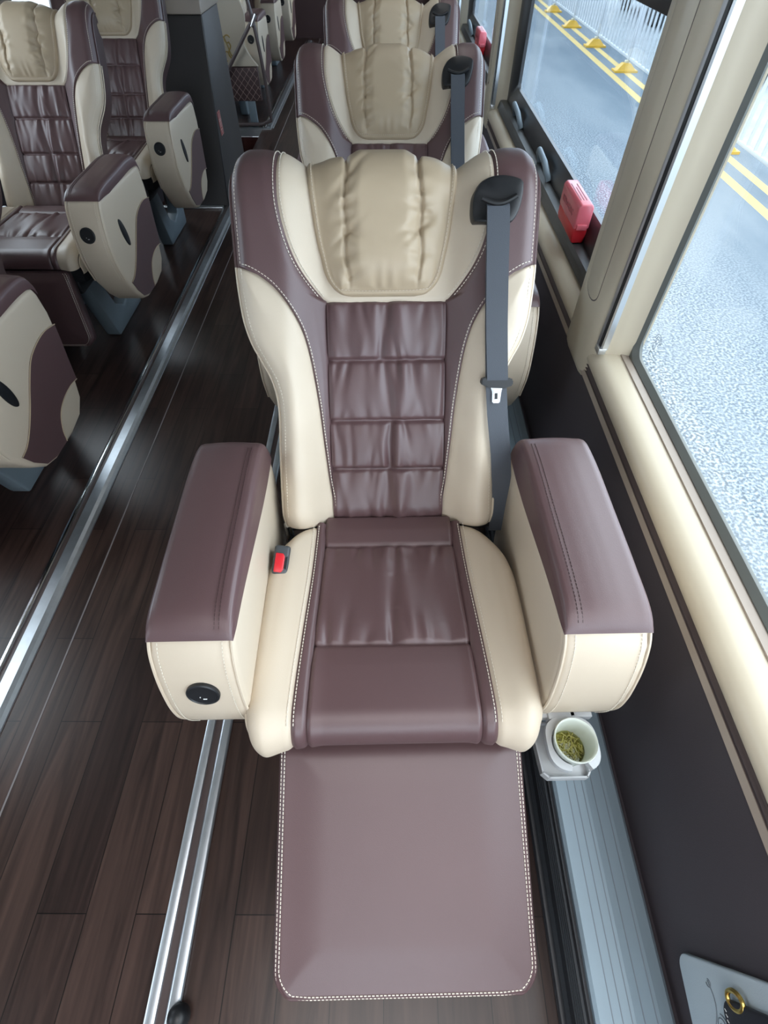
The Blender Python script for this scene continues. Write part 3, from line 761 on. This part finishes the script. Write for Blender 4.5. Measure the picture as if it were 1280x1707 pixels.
# sill: dark and beige pin lines, then rounded cream ledge
bm = bmesh.new(); prism([(.546, .500), (.549, .497), (.556, .512), (.550, .514)], Y0, Y1, axis='y', bm=bm); struct(obj('trim_1', bm, M['trimbeige'], smooth=False))
pr = [(.550, .513)]
for k in range(9): pr.append((.5535 + .0035 * math.sin(k * PI / 2), .514 + .0026 * k))
struct(obj('trim_2', prism(pr + [(.60, .537), (.60, .512)], Y0, Y1, axis='y'), M['trimdark'], smooth=False))
sill = [(.552, .536), (.5475, .545), (.548, .556), (.554, .568), (.565, .577), (.58, .582), (.612, .5855), (.648, .5855), (.648, .53), (.60, .53)]
struct(obj('trim_3', prism(sill, Y0, Y1, axis='y'), M['trimcream'], angle=35))
struct(obj('sill_shadow_strip', prism([(.612, .585), (.613, .5895), (.648, .5905), (.648, .585)], Y0, Y1, axis='y'), M['trimbeige'], smooth=False))  # darker strip colours in the shadow line beside the window rubber
# upper wall over the windows
struct(obj('wall_right_upper', prism([(.64, 1.62), (.56, 1.70), (.50, 1.95), (.68, 1.95), (.68, 1.62)], Y0, Y1, axis='y'), M['trimcream'], smooth=False))

def pillar(n, y0, y1, label):
    """window post with rounded window-side reveal and a curtain track"""
    xs = .546
    pts = [(.650, y0 - .03), (.646, y0 - .028), (.640, y0 - .022), (.600, y0 - .004), (.578, y0 + .002), (xs + .012, y0 + .016), (xs + .002, y0 + .034), (xs - .004, y0 + .06), (xs - .004, y1 - .05), (xs, y1 - .016), (xs + .012, y1), (xs + .04, y1 + .006), (.63, y1 + .012), (.646, y1 + .014), (.650, y1 + .016)]
    bm = bmesh.new(); zs = [(.470, .5), (.476, .75), (.488, .93), (.505, 1), (.56, 1), (1.2, 1), (1.75, 1)]; rings = []
    for z, f in zs:
        ring = []
        for x, y in pts:
            xx = x if z > .535 else max(x, .0) if x < .60 else .60
            if z <= .505: xx = .60 - (.60 - min(x, .60)) * f; 
            ring.append(bm.verts.new((xx, y if z > .5 else (y0 + y1) / 2 + (y - (y0 + y1) / 2) * (.7 + .3 * f), z)))
        rings.append(ring)
    for A, Bq in zip(rings, rings[1:]):
        for i in range(len(pts) - 1): bm.faces.new((A[i], A[i + 1], Bq[i + 1], Bq[i]))
        bm.faces.new((A[-1], A[0], Bq[0], Bq[-1]))
    bm.faces.new(rings[0]); bm.faces.new(rings[-1][::-1])
    o = struct(obj(n, bm, M['trimcream'], angle=35))
    cy = y0 + .006
    tr = obj('curtain_track', prism([(.575, cy - .012), (.562, cy + .016), (.553, cy + .016), (.553, cy + .009), (.558, cy + .006), (.561, cy - .004), (.558, cy - .007), (.560, cy - .014)], .598, 1.72, axis='z'), M['alu_edge'], o, smooth=False)
    obj('track_slot', bx(.5565, .5605, cy - .0045, cy + .0075, .60, 1.72), M['black'], tr, smooth=False)
    bm = bmesh.new(); box(bm, .552, .572, cy - .014, cy + .017, .586, .603, bev=.002); obj('track_end', bm, M['alu_edge'], tr)
    # cover plate with a rounded lower end
    yc0, yc1 = y0 + .085, y1 - .055
    cp = [(yc0, 1.74), (yc0, .70)] + [((yc0 + yc1) / 2 - (yc1 - yc0) / 2 * math.cos(t), .70 - .03 * math.sin(t)) for t in [PI * k / 10 for k in range(1, 10)]] + [(yc1, .70), (yc1, 1.74)]
    cpl = obj('cover_plate', prism(cp, xs - .0055, xs + .002, axis='x', bev=.0012, seg=2), M['trimcream'], o)
    cc = ((yc0 + yc1) / 2, 1.2); obj('plate_gap', prism([(cc[0] + (p[0] - cc[0]) * 1.035, p[1] - (.003 if p[1] < 1 else 0)) for p in cp], xs - .0046, xs, axis='x'), M['trimdark'], cpl, smooth=False)
    return o
pillar('pillar_1', 1.160, 1.395, '')
pillar('pillar_2', 3.395, 3.60, '')
pillar('pillar_3', 5.6, 5.81, '')
pillar('pillar_4', 7.8, 8.0, '')
pillar('pillar_5', -1.25, -1.03, '')

def pane_frame(name, y0, y1, z0, z1, x, wd, dp, m, rad=.03, parent=None, flat=.2):
    """rounded rectangular frame lying in a plane of constant x"""
    def rr(i, r):
        P = []
        for (cy, cz, a) in ((y1 - i - r, z1 - i - r, 0), (y0 + i + r, z1 - i - r, 90), (y0 + i + r, z0 + i + r, 180), (y1 - i - r, z0 + i + r, 270)):
            for k in range(7):
                t = math.radians(a + 15 * k); P.append((cy + r * math.cos(t), cz + r * math.sin(t)))
        return P
    o = rr(0, .004); i1 = rr(wd * .6, rad); i = rr(wd, rad)
    bm = bmesh.new(); n = len(o)
    R = [[bm.verts.new((xx, *p)) for p in L] for xx, L in ((x, o), (x - dp, o), (x - dp, i1), (x - dp * flat, i), (x + .004, i))]
    for A, C in zip(R, R[1:]):
        for k in range(n): bm.faces.new((A[k], A[(k + 1) % n], C[(k + 1) % n], C[k]))
    return obj(name, bm, m, parent, angle=35)
def glass_pane(y0, y1, z0, z1, x, parent, m='glass'):
    return obj('glass_pane', bx(x, x + .004, y0, y1, z0, z1), M[m], parent, smooth=False)
# near window
w1 = struct(empty('window_1', (0, 0, 0)))
pane_frame('window_frame', -1.04, 1.160, .576, 1.63, .645, .028, .014, M['rubber'], .035, w1)
glass_pane(-1.03, 1.150, .590, 1.62, .6435, w1)
# etched maker's mark on the pane
bm = bmesh.new()
def mark(bm, pts, y0, z0, s, x=.6425, r=.0007):
    tube(bm, [Vector((x, y0 - p[0] * s, z0 + p[1] * s)) for p in pts], r, 4)
gy, gz, gs = 1.080, .668, .011
mark(bm, [(0, 0), (2.6, 0)], gy, gz - .028, gs); mark(bm, [(0, .8), (2.6, .8)], gy, gz - .028, gs); mark(bm, [(0, 0), (0, .8)], gy, gz - .028, gs)
mark(bm, [(0, 2.0), (2.4, 2.0)], gy, gz - .032, gs); mark(bm, [(1.2, 2.0), (1.2, 3.2)], gy, gz - .032, gs); mark(bm, [(0, 2.0), (0, 3.2)], gy, gz - .032, gs)
for rr_ in (1.5, 1.0, .5):
    mark(bm, [(1.2 + rr_ * math.cos(t), 4.2 + rr_ * math.sin(t)) for t in [PI * k / 12 for k in range(13)]], gy, gz - .034, gs)
for q in range(3): mark(bm, [(.2 + .8 * q, 3.5), (.6 + .8 * q, 4.1)], gy, gz - .034, gs)
obj('etched_mark', bm, M['ink'], w1)
# sliding windows further back: heavy black frame
def slide_window(n, y0, y1):
    w = struct(empty(n, (0, 0, 0)))
    f = pane_frame('window_frame', y0, y1, .585, 1.63, .668, .115, .035, M['blackframe'], .02, w, .3)
    glass_pane(y0 + .05, y1 - .05, .65, 1.6, .668, w, 'tinted')
    bm = bmesh.new(); box(bm, .632, .642, y0 + .02, y1 - .02, .603, .611, bev=.002); box(bm, .645, .655, y0 + .02, y1 - .02, .603, .613, bev=.002)
    obj('slide_rail', bm, M['dark_metal'], w)
    obj('sill_channel', prism([(.588, .592), (.594, .612), (.600, .6255), (.632, .6265), (.634, .592)], y0 + .003, y1 - .003, axis='y'), M['channel'], w, smooth=False)
    bm = bmesh.new(); box(bm, .64, .672, y0 + .03, y1 - .03, 1.165, 1.235, bev=.006); obj('transom_bar', bm, M['blackframe'], w)
    for yy in ((y0 + .9), (y0 + 1.55)):
        bm = bmesh.new(); pts = [(.632, yy + .125, .630), (.618, yy + .115, .665), (.611, yy + .085, .682), (.611, yy - .03, .674), (.616, yy - .075, .652), (.628, yy - .09, .628)]
        tube(bm, [Vector(p) for p in pts], .0115, 10); obj('latch_handle', bm, M['grey_plastic'], w)
    return w
slide_window('window_2', 1.42, 3.385)
slide_window('window_3', 3.62, 5.585)
slide_window('window_4', 5.83, 7.785)
w = struct(empty('window_5', (0, 0, 0))); pane_frame('window_frame', -2.6, -1.27, .576, 1.63, .645, .028, .014, M['rubber'], .035, w); glass_pane(-2.59, -1.28, .590, 1.62, .6435, w)

# red emergency hammer cases on the sill of the sliding windows
def hammer(y0, label):
    h = empty('emergency_hammer_box', (.612, y0, .628)); tag(h, label, 'hammer box', 'red emergency hammer boxes')
    box_p = [(-.018, 0), (.018, 0), (.022, .02), (.022, .045), (-.022, .045), (-.022, .016)]
    body = obj('box_body', prism(box_p, 0, .205, axis='y', bev=.005, seg=3), M['red'], h); 
    lid = obj('box_lid', prism([(-.024, .043), (.024, .043), (.024, .104), (.018, .114), (-.017, .114), (-.024, .104)], -.002, .207, axis='y', bev=.005, seg=3), M['redlid'], h)
    bm = bmesh.new(); box(bm, -.016, .016, -.008, .0, .042, .058, bev=.002); obj('lid_clip', bm, M['redlid'], h)
    bm = bmesh.new(); rng = random.Random(5)
    for k in range(3): box(bm, -.012 + .009 * k, -.0095 + .009 * k, .035, .17 - .03 * (k % 2), .1141, .1146)
    obj('lid_print', bm, mat('dark_red_print', (.24, .04, .05), .5), lid, smooth=False)
    bm = bmesh.new()
    for k in range(10):
        y = .175 - .014 * k; a = rng.uniform(-.6, .6); z = .075
        mtx = Matrix.Translation((-.0242, y, z)) @ Matrix.Rotation(a, 4, 'X')
        box(bm, -.0004, .0004, -.001, .001, -.009, .009, mtx=mtx)
        box(bm, -.0004, .0004, -.005, .005, -.001, .001, mtx=Matrix.Translation((-.0242, y, z + rng.uniform(-.006, .006))))
    obj('side_print', bm, bpy.data.materials['dark_red_print'], lid, smooth=False)
    return h
hammer(1.70, 'red emergency hammer box on the sill just behind the near window pillar')
hammer(4.42, 'small red emergency hammer box further back, beside the second seat')

# heater duct along the wall foot
ht = empty('heater_duct', (0, 0, 0)); tag(ht, 'long blue-grey aluminium heater duct on the floor along the right wall', 'heater')
obj('duct_cover', prism([(.358, .150), (.358, .163), (.364, .168), (.425, .168), (.470, .162), (.492, .155), (.500, .145), (.500, .13), (.43, .14)], -2.3, 8.5, axis='y'), M['heater_alu'], ht, smooth=False)
bm = bmesh.new()
for x in (.386, .402, .418, .4395, .462): box(bm, x, x + .0014, -2.3, 8.5, .150, .1685 if x < .425 else .168 - (x - .425) * .13 + .0012)
obj('cover_groove', bm, M['ink'], ht, smooth=False)
obj('duct_front', prism([(.345, 0), (.345, .02), (.352, .03), (.352, .152), (.362, .152), (.362, 0)], -2.3, 8.5, axis='y'), M['dark_metal'], ht, smooth=False)
bm = bmesh.new()
for k in range(5):
    z = .075 + .014 * k
    box(bm, .3475, .3535, -2.3, 8.5, z, z + .004)
obj('grille_slat', bm, M['slat'], ht, smooth=False)
bm = bmesh.new(); box(bm, .335, .346, -2.3, 8.5, 0, .022, bev=.003); obj('kick_strip', bm, M['dark_metal'], ht)
k = empty('x'); bpy.data.objects.remove(k)

# pale panel with swirl print and black pouch on a gold clasp, low on the wall at the front
PXW = .520
pp = empty('wall_pocket', (PXW, -.06, .235)); tag(pp, 'pale blue-grey wall panel with a swirl print, low in the bottom right corner', 'wall panel')
def rrect(y0, y1, z0, z1, r, n=6):
    P = []
    for cy, cz, a in ((y1 - r, z1 - r, 0), (y0 + r, z1 - r, 90), (y0 + r, z0 + r, 180), (y1 - r, z0 + r, 270)):
        for k in range(n + 1): t = math.radians(a + 90 * k / n); P.append((cy + r * math.cos(t), cz + r * math.sin(t)))
    return P
tilt = Matrix.Rotation(math.radians(6), 4, 'Y') @ Matrix.Rotation(math.radians(7), 4, 'X')
def on_panel(o): o.matrix_local = tilt; return o
on_panel(obj('panel_plate', prism(rrect(-.42, .012, -.028, .32, .022), -.012, -.001, axis='x', bev=.003), M['palepanel'], pp))
bm = bmesh.new()
def sw(pts, r=.0009): tube(bm, [Vector((-.0125, p[0], p[1])) for p in pts], r, 5)
sw([(-.012 - .25 * t, .045 - .018 * t + .010 * math.sin(t * 15) * (1 - t * .5)) for t in [k / 50 for k in range(51)]])
for cy, cz, rad in ((-.060, .058, .012), (-.098, .056, .015), (-.14, .052, .013)):
    sw([(cy + rad * (1 - k / 60) * math.cos(k * .25), cz + rad * 1.2 * (1 - k / 60) * math.sin(k * .25)) for k in range(46)])
sw([(-.015 + .005 * math.cos(k * .4), .046 + .005 * math.sin(k * .4)) for k in range(13)])
on_panel(obj('swirl_print', bm, M['ink'], pp))
tg = empty('luggage_tag', (PXW, -.06, .235)); tag(tg, 'black pouch with a white ring emblem hanging from a gold clasp on the pale panel', 'pouch')
on_panel(obj('tag_body', prism(rrect(-.20, -.022, .085, .215, .02), -.024, -.0135, axis='x', bev=.003), M['navy'], tg))
bm = bmesh.new(); tube(bm, [Vector((-.022, -.020 + .011 * math.cos(t), .118 + .016 * math.sin(t))) for t in [k * 2 * PI / 24 for k in range(24)]], .0034, 8, closed=True)
on_panel(obj('gold_clasp', bm, M['gold'], tg))
bm = bmesh.new()
tube(bm, [Vector((-.0245, -.064 + .018 * math.cos(t), .118 + .018 * math.sin(t))) for t in [k * 2 * PI / 30 for k in range(30)]], .0011, 5, closed=True)
tube(bm, [Vector((-.0245, -.064 + .0105 * (1 - k / 34) * math.cos(k * .28 + 2), .118 + .0105 * (1 - k / 34) * math.sin(k * .28 + 2))) for k in range(26)], .0013, 5)
for q in range(6): tube(bm, [Vector((-.0245, -.034 - .006 * q, .092)), Vector((-.0245, -.037 - .006 * q, .0945))], .0007, 4)
on_panel(obj('ring_emblem', bm, M['white'], tg))

# dark partition between the third seat and the stairwell
pa = empty('partition_cabinet', (-1.045, 3.665, 0)); tag(pa, 'tall dark grey partition cabinet between the left seats and the stairwell', 'partition')
side = [(0, 0), (.70, 0), (.70, .88), (.28, .88)]
obj('cabinet_body', prism(side, -.42, 0, axis='x', bev=.006), mat('partition_vinyl', (.034, .030, .029), .5, bump=(400, .2, 'n')), pa)
obj('cabinet_top', prism([(.27, .88), (.72, .88), (.73, 1.02), (.31, 1.02)], -.43, .006, axis='x', bev=.008), M['trimbeige'], pa)
bm = bmesh.new(); tube(bm, [(-.0, .004, 0), (-.0, .284, .88)], .004, 6); obj('corner_bead', bm, M['blackframe'], pa)
sg = empty('warning_sign', (-1.045, 3.875, .40)); tag(sg, 'tiny red and white warning sticker on the side of the dark partition', 'sign')
obj('sign_plate', bx(0, .003, -.03, .03, -.06, .06), M['signred'], sg, smooth=False)
bm = bmesh.new()
for z0, z1, y in ((.02, .05, .0), (-.02, .012, -.008), (-.02, .012, .008), (-.05, -.03, 0)): box(bm, .003, .0036, y - .003, y + .003, z0, z1)
for z in (.02, .013, -.03): box(bm, .003, .0036, -.016, .016, z - .002, z + .002)
tube(bm, [(.0032, -.028, -.058), (.0032, .028, -.058), (.0032, .028, .058), (.0032, -.028, .058)], .0012, 4, closed=True)
obj('sign_text', bm, mat('sign_white', (.55, .42, .40), .5), sg, smooth=False)

# barrier with quilted skirt and emblem beyond the stairwell
ba = empty('modesty_barrier', (-1.041, 5.36, 0)); ba.scale = (1.041,) * 3; tag(ba, 'cream barrier panel with gold emblem and quilted brown skirt beyond the stairwell', 'barrier')
up = smooth_poly([(-.002, .385), (-.055, .45), (-.085, .52), (-.062, .60), (-.05, .68), (-.075, .76), (-.10, .80)], 30)
obj('upper_panel', prism([tuple(p) for p in up] + [(-.55, .80), (-.55, .385)], -.0, .03, axis='y', bev=.004), mat('barrier_cream', (.47, .40, .31), .5), ba)
obj('quilted_skirt', prism([(-.01, .175), (-.01, .382), (-.55, .382), (-.55, .175)], -.012, .03, axis='y', bev=.004), M['shell'], ba)
bm = bmesh.new()
for k in range(-8, 14):
    for s in (1, -1):
        x0 = -.55 + .05 * k; pts = []
        for q in range(21):
            z = .177 + .203 * q / 20; x = x0 + s * .203 * q / 20 * .9 + (0 if s == 1 else .2)
            if -.548 < x < -.012: pts.append(Vector((x, -.0128, z)))
        if len(pts) > 1: tube(bm, pts, .0013, 4)
obj('quilt_stitching', bm, M['quiltline'], ba)
bm = bmesh.new()
tube(bm, [Vector((.062 - .01 + .012 * math.sin(k / 30 * PI) - .0, 0.0, .80 - .80 * k / 30)) + Vector((-.075 + .07 * (k / 30) ** .5, -.035, 0)) for k in range(29)] + [Vector((-.03, -.035, .03)), Vector((-.06, -.035, .028)), Vector((-.5, -.035, .028))], .013, 10)
obj('frame_tube', bm, M['trimdark'], ba)
bm = bmesh.new(); tube(bm, [Vector((-.30, -.05, .295)), Vector((-.22, -.05, .385)), Vector((.0, -.05, .64))], .013, 10); obj('diagonal_strut', bm, M['trimdark'], ba)
bm = bmesh.new(); tube(bm, [Vector((.0, -.05, .62)), Vector((.045, -.05, .685))], .012, 10); obj('strut_clamp', bm, M['chrome'], ba)
bm = bmesh.new()
def gw(pts, r=.004): tube(bm, [Vector((p[0], -.003, p[1])) for p in pts], r, 6)
gw([(-.205 + .022 * math.cos(t), .545 + .022 * math.sin(t)) for t in [.3 + k * .35 for k in range(14)]])
gw([(-.235 + .05 * t, .56 - .11 * t + .012 * math.sin(t * 6)) for t in [k / 14 for k in range(15)]])
gw([(-.20 + .012 * math.sin(t * 7), .53 - .10 * t) for t in [k / 14 for k in range(15)]], .005)
gw([(-.225 + .016 * math.cos(k * .4), .445 + .03 * math.sin(k * .4)) for k in range(12)])
obj('gold_emblem', bm, M['goldprint'], ba)
bm = bmesh.new(); box(bm, -.13, -.07, -.005, .02, 0, .175, bev=.006); box(bm, -.45, -.39, -.005, .02, 0, .175, bev=.006); obj('support_foot', bm, M['grey_plastic'], ba)

# rest of the coach (mostly behind or beside the camera)
struct(obj('ceiling', bx(-1.95, .72, Y0, Y1, 1.95, 2.0), M['ceil'], smooth=False))
struct(obj('wall_rear', bx(-1.95, .72, Y1, Y1 + .05, -.06, 1.95), M['shell'], smooth=False))
struct(obj('wall_front', bx(-1.95, -.75, Y0 - .05, Y0, .62, 1.95), M['wallp'], smooth=False))  # unseen upper panel, added to shut out frontal light on the left
struct(obj('wall_front', bx(-1.95, .72, Y0 - .05, Y0, -.06, .62), M['wallp'], smooth=False))
struct(obj('wall_left', bx(-1.99, -1.94, Y0, Y1, -.5, .64), M['wallp'], smooth=False))
struct(obj('wall_left_upper', bx(-1.99, -1.94, Y0, Y1, 1.55, 1.95), M['trimcream'], smooth=False))
gaps = [(-1.2, -.4), (.55, 1.15), (2.1, 2.85), (3.7, 4.45), (5.3, 6.0), (7.2, 7.8)]
edges = [Y0] + [v for g in gaps for v in g] + [Y1]
for a, b in zip(edges[::2], edges[1::2]): struct(obj('left_light_blocker', bx(-1.975, -1.945, a, b, .64, 1.55, bev=.005), M['trimbeige']))  # unseen panels added to cut left daylight, gaps leave glow spots on the floor
wl = struct(empty('window_6', (0, 0, 0)))
for a, b in gaps: obj('glass_pane', bx(-1.972, -1.968, a, b, .64, 1.55), M['glass'], wl, smooth=False)

# ------------------------------------------------------------------ outside
GZ = -1.25
bm = bmesh.new(); box(bm, .9, 60, -20, 80, GZ - .05, GZ); rd = struct(obj('ground_road', bm, M['road'], smooth=False))
bm = bmesh.new(); box(bm, -60, -2.2, -20, 80, GZ - .05, GZ); struct(obj('ground_left', bm, mat('pavement', (.25, .26, .27), .7, var=(3, .2)), smooth=False))
bm = bmesh.new(); box(bm, 5.6, 50, -20, 80, GZ, GZ + .004); struct(obj('ground_lane', bm, mat('pale_concrete', (.17, .195, .21), .6, var=(2, .15)), smooth=False))
def make_fence():
    f = empty('road_fence', (0, 0, 0)); tag(f, 'white railing panel', 'fence', 'white road fence panels')
    bm = bmesh.new()
    for k in range(11): y = .12 + 2.26 * k / 10; box(bm, -.017, .017, y - .017, y + .017, .20, 1.22)
    obj('fence_bars', bm, M['fence'], f, smooth=False)
    for z in (.215, 1.15): obj('fence_rail', bx(-.02, .02, .03, 2.47, z - .025, z + .025, bev=.005), M['fence'], f)
    obj('fence_post', bx(-.03, .03, -.03, .03, .186, 1.3, bev=.005), M['fence'], f)
    return f
def make_foot():
    b = empty('fence_base', (0, 0, 0)); tag(b, 'yellow plastic fence foot', 'fence base', 'yellow fence bases')
    bm = bmesh.new()
    V = [[bm.verts.new((x * sx, y * sy, z)) for x, y in ((-1, -1), (1, -1), (1, 1), (-1, 1))] for sx, sy, z in ((.24, .14, 0), (.24, .14, .035), (.19, .11, .04), (.09, .07, .135), (.07, .06, .145))]
    for A, C in zip(V, V[1:]):
        for i in range(4): bm.faces.new((A[i], A[(i + 1) % 4], C[(i + 1) % 4], C[i]))
    bm.faces.new(V[-1]); bm.faces.new(V[0][::-1]); obj('base_block', bm, M['yellow'], b, smooth=False)
    bm = bmesh.new(); box(bm, -.04, .04, -.04, .04, .14, .185, bev=.008); obj('base_socket', bm, mat('socket_grey', (.45, .42, .3), .5), b)
    return b
fp, bp_ = make_fence(), make_foot()
ords = ['nearest', 'second', 'third', 'fourth', 'fifth', 'sixth', 'seventh', 'eighth', 'ninth', 'tenth', 'eleventh']
for k in range(8):
    y = 6.60 + 2.5 * k
    f = fp if k == 0 else dup(fp); f.location = (5.08, y, GZ); f['label'] = f'white barred road fence panel outside, {ords[k]} along the fence from the near window'
    y += 2.5
    b = bp_ if k == 0 else dup(bp_); b.location = (5.04, y, GZ); b['label'] = f'yellow fence foot on the road outside, {ords[k]} along the fence from the near window'
def make_car():
    c = empty('car', (0, 0, 0)); tag(c, 'dark grey parked car behind the white fence', 'car', 'cars behind the fence')
    prof = [(-2.1, .35), (-2.15, .62), (-2.0, .85), (-1.25, .95), (-.65, 1.38), (.6, 1.42), (1.35, 1.02), (2.05, .9), (2.18, .6), (2.1, .3)]
    obj('car_body', prism(prof, -.86, .86, axis='x', bev=.09, seg=3, angle=15), M['carpaint'], c, angle=50)
    win = [(-1.12, .98), (-.62, 1.33), (.55, 1.36), (1.15, 1.02)]
    obj('side_window', prism(win, -.872, .872, axis='x'), M['carglass'], c, smooth=False)
    bm = bmesh.new()
    V = [bm.verts.new(p) for p in ((-.7, -1.24, .99), (.7, -1.24, .99), (.62, -.72, 1.36), (-.62, -.72, 1.36))]; bm.faces.new(V)
    r_ = bmesh.ops.extrude_face_region(bm, geom=bm.faces[:]); bmesh.ops.translate(bm, vec=(0, -.02, .02), verts=[v for v in r_['geom'] if isinstance(v, bmesh.types.BMVert)])
    obj('windscreen', bm, M['carglass'], c, smooth=False)
    for x in (-.80, .80):
        for y in (-1.35, 1.35):
            t = Matrix.Translation((x, y, .31)) @ Matrix.Rotation(PI / 2, 4, 'Y')
            w = obj('wheel', lathe(bmesh.new(), [(.22, -.10), (.31, -.10), (.315, 0), (.31, .10), (.22, .10), (.2, .07), (.03, .08)], 24, t), M['tyre'], c)
    obj('bumper', bx(-.8, .8, -2.2, -2.1, .35, .55, bev=.03), M['white'], c)
    return c
c1 = make_car(); c1.location = (7.9, 15.2, GZ); c1['label'] = 'dark grey car parked behind the white fence, nearer of the two'
c2 = dup(c1); c2.location = (8.1, 20.6, GZ); c2['label'] = 'dark grey car further away along the white fence'

# ------------------------------------------------------------------ light
wd = bpy.data.worlds.new('overcast'); scn.world = wd; wd.use_nodes = True; nt = wd.node_tree
bg = nt.nodes['Background']; tc = nt.nodes.new('ShaderNodeTexCoord'); sp = nt.nodes.new('ShaderNodeSeparateXYZ'); nt.links.new(tc.outputs['Generated'], sp.inputs[0])
rp = nt.nodes.new('ShaderNodeValToRGB'); rp.color_ramp.elements[0].color = (.78, .88, 1, 1); rp.color_ramp.elements[1].color = (.92, .96, 1, 1)
nt.links.new(sp.outputs['Z'], rp.inputs['Fac']); nt.links.new(rp.outputs['Color'], bg.inputs['Color']); bg.inputs['Strength'].default_value = 5.0
def area(name, loc, sx, sy, power, color=(1, .97, .93), rot=(0, 0, 0)):
    l = bpy.data.lights.new(name, 'AREA'); l.shape = 'RECTANGLE'; l.size = sx; l.size_y = sy; l.energy = power; l.color = color; l.spread = math.radians(120)
    o = bpy.data.objects.new(name, l); col.objects.link(o); o.location = loc; o.rotation_euler = rot; return o
area('overhead_fill', (.1, -.9, 1.93), 1.2, 1.5, 11, (1, .97, .97))  # unseen fill light added to brighten the near seat and give it sheen
area('overhead_fill', (.2, 2.6, 1.93), .25, 1.5, 1.2)  # weak added fill over the seats behind
area('overhead_fill', (-.6, 6.5, 1.93), .3, 3, .6)  # faint added fill for the far end

# ------------------------------------------------------------------ camera
F, PITCH, VX = 846., math.radians(51.5), 647.
cam = bpy.data.cameras.new('camera'); cam.sensor_fit = 'VERTICAL'; cam.sensor_height = 36; cam.lens = 36 * F / 1707; cam.clip_start = .02
co = bpy.data.objects.new('camera', cam); col.objects.link(co); co.location = (0, 0, 1.37)
co.rotation_euler = (PI / 2 - PITCH, 0, (VX - 640) * math.cos(PITCH) / F)
scn.camera = co
scn.view_settings.view_transform = 'Standard'; scn.view_settings.look = 'None'; scn.view_settings.gamma = 1; scn.view_settings.exposure = .3
scn.cycles.max_bounces = 10; scn.cycles.transparent_max_bounces = 12; scn.cycles.use_denoising = True
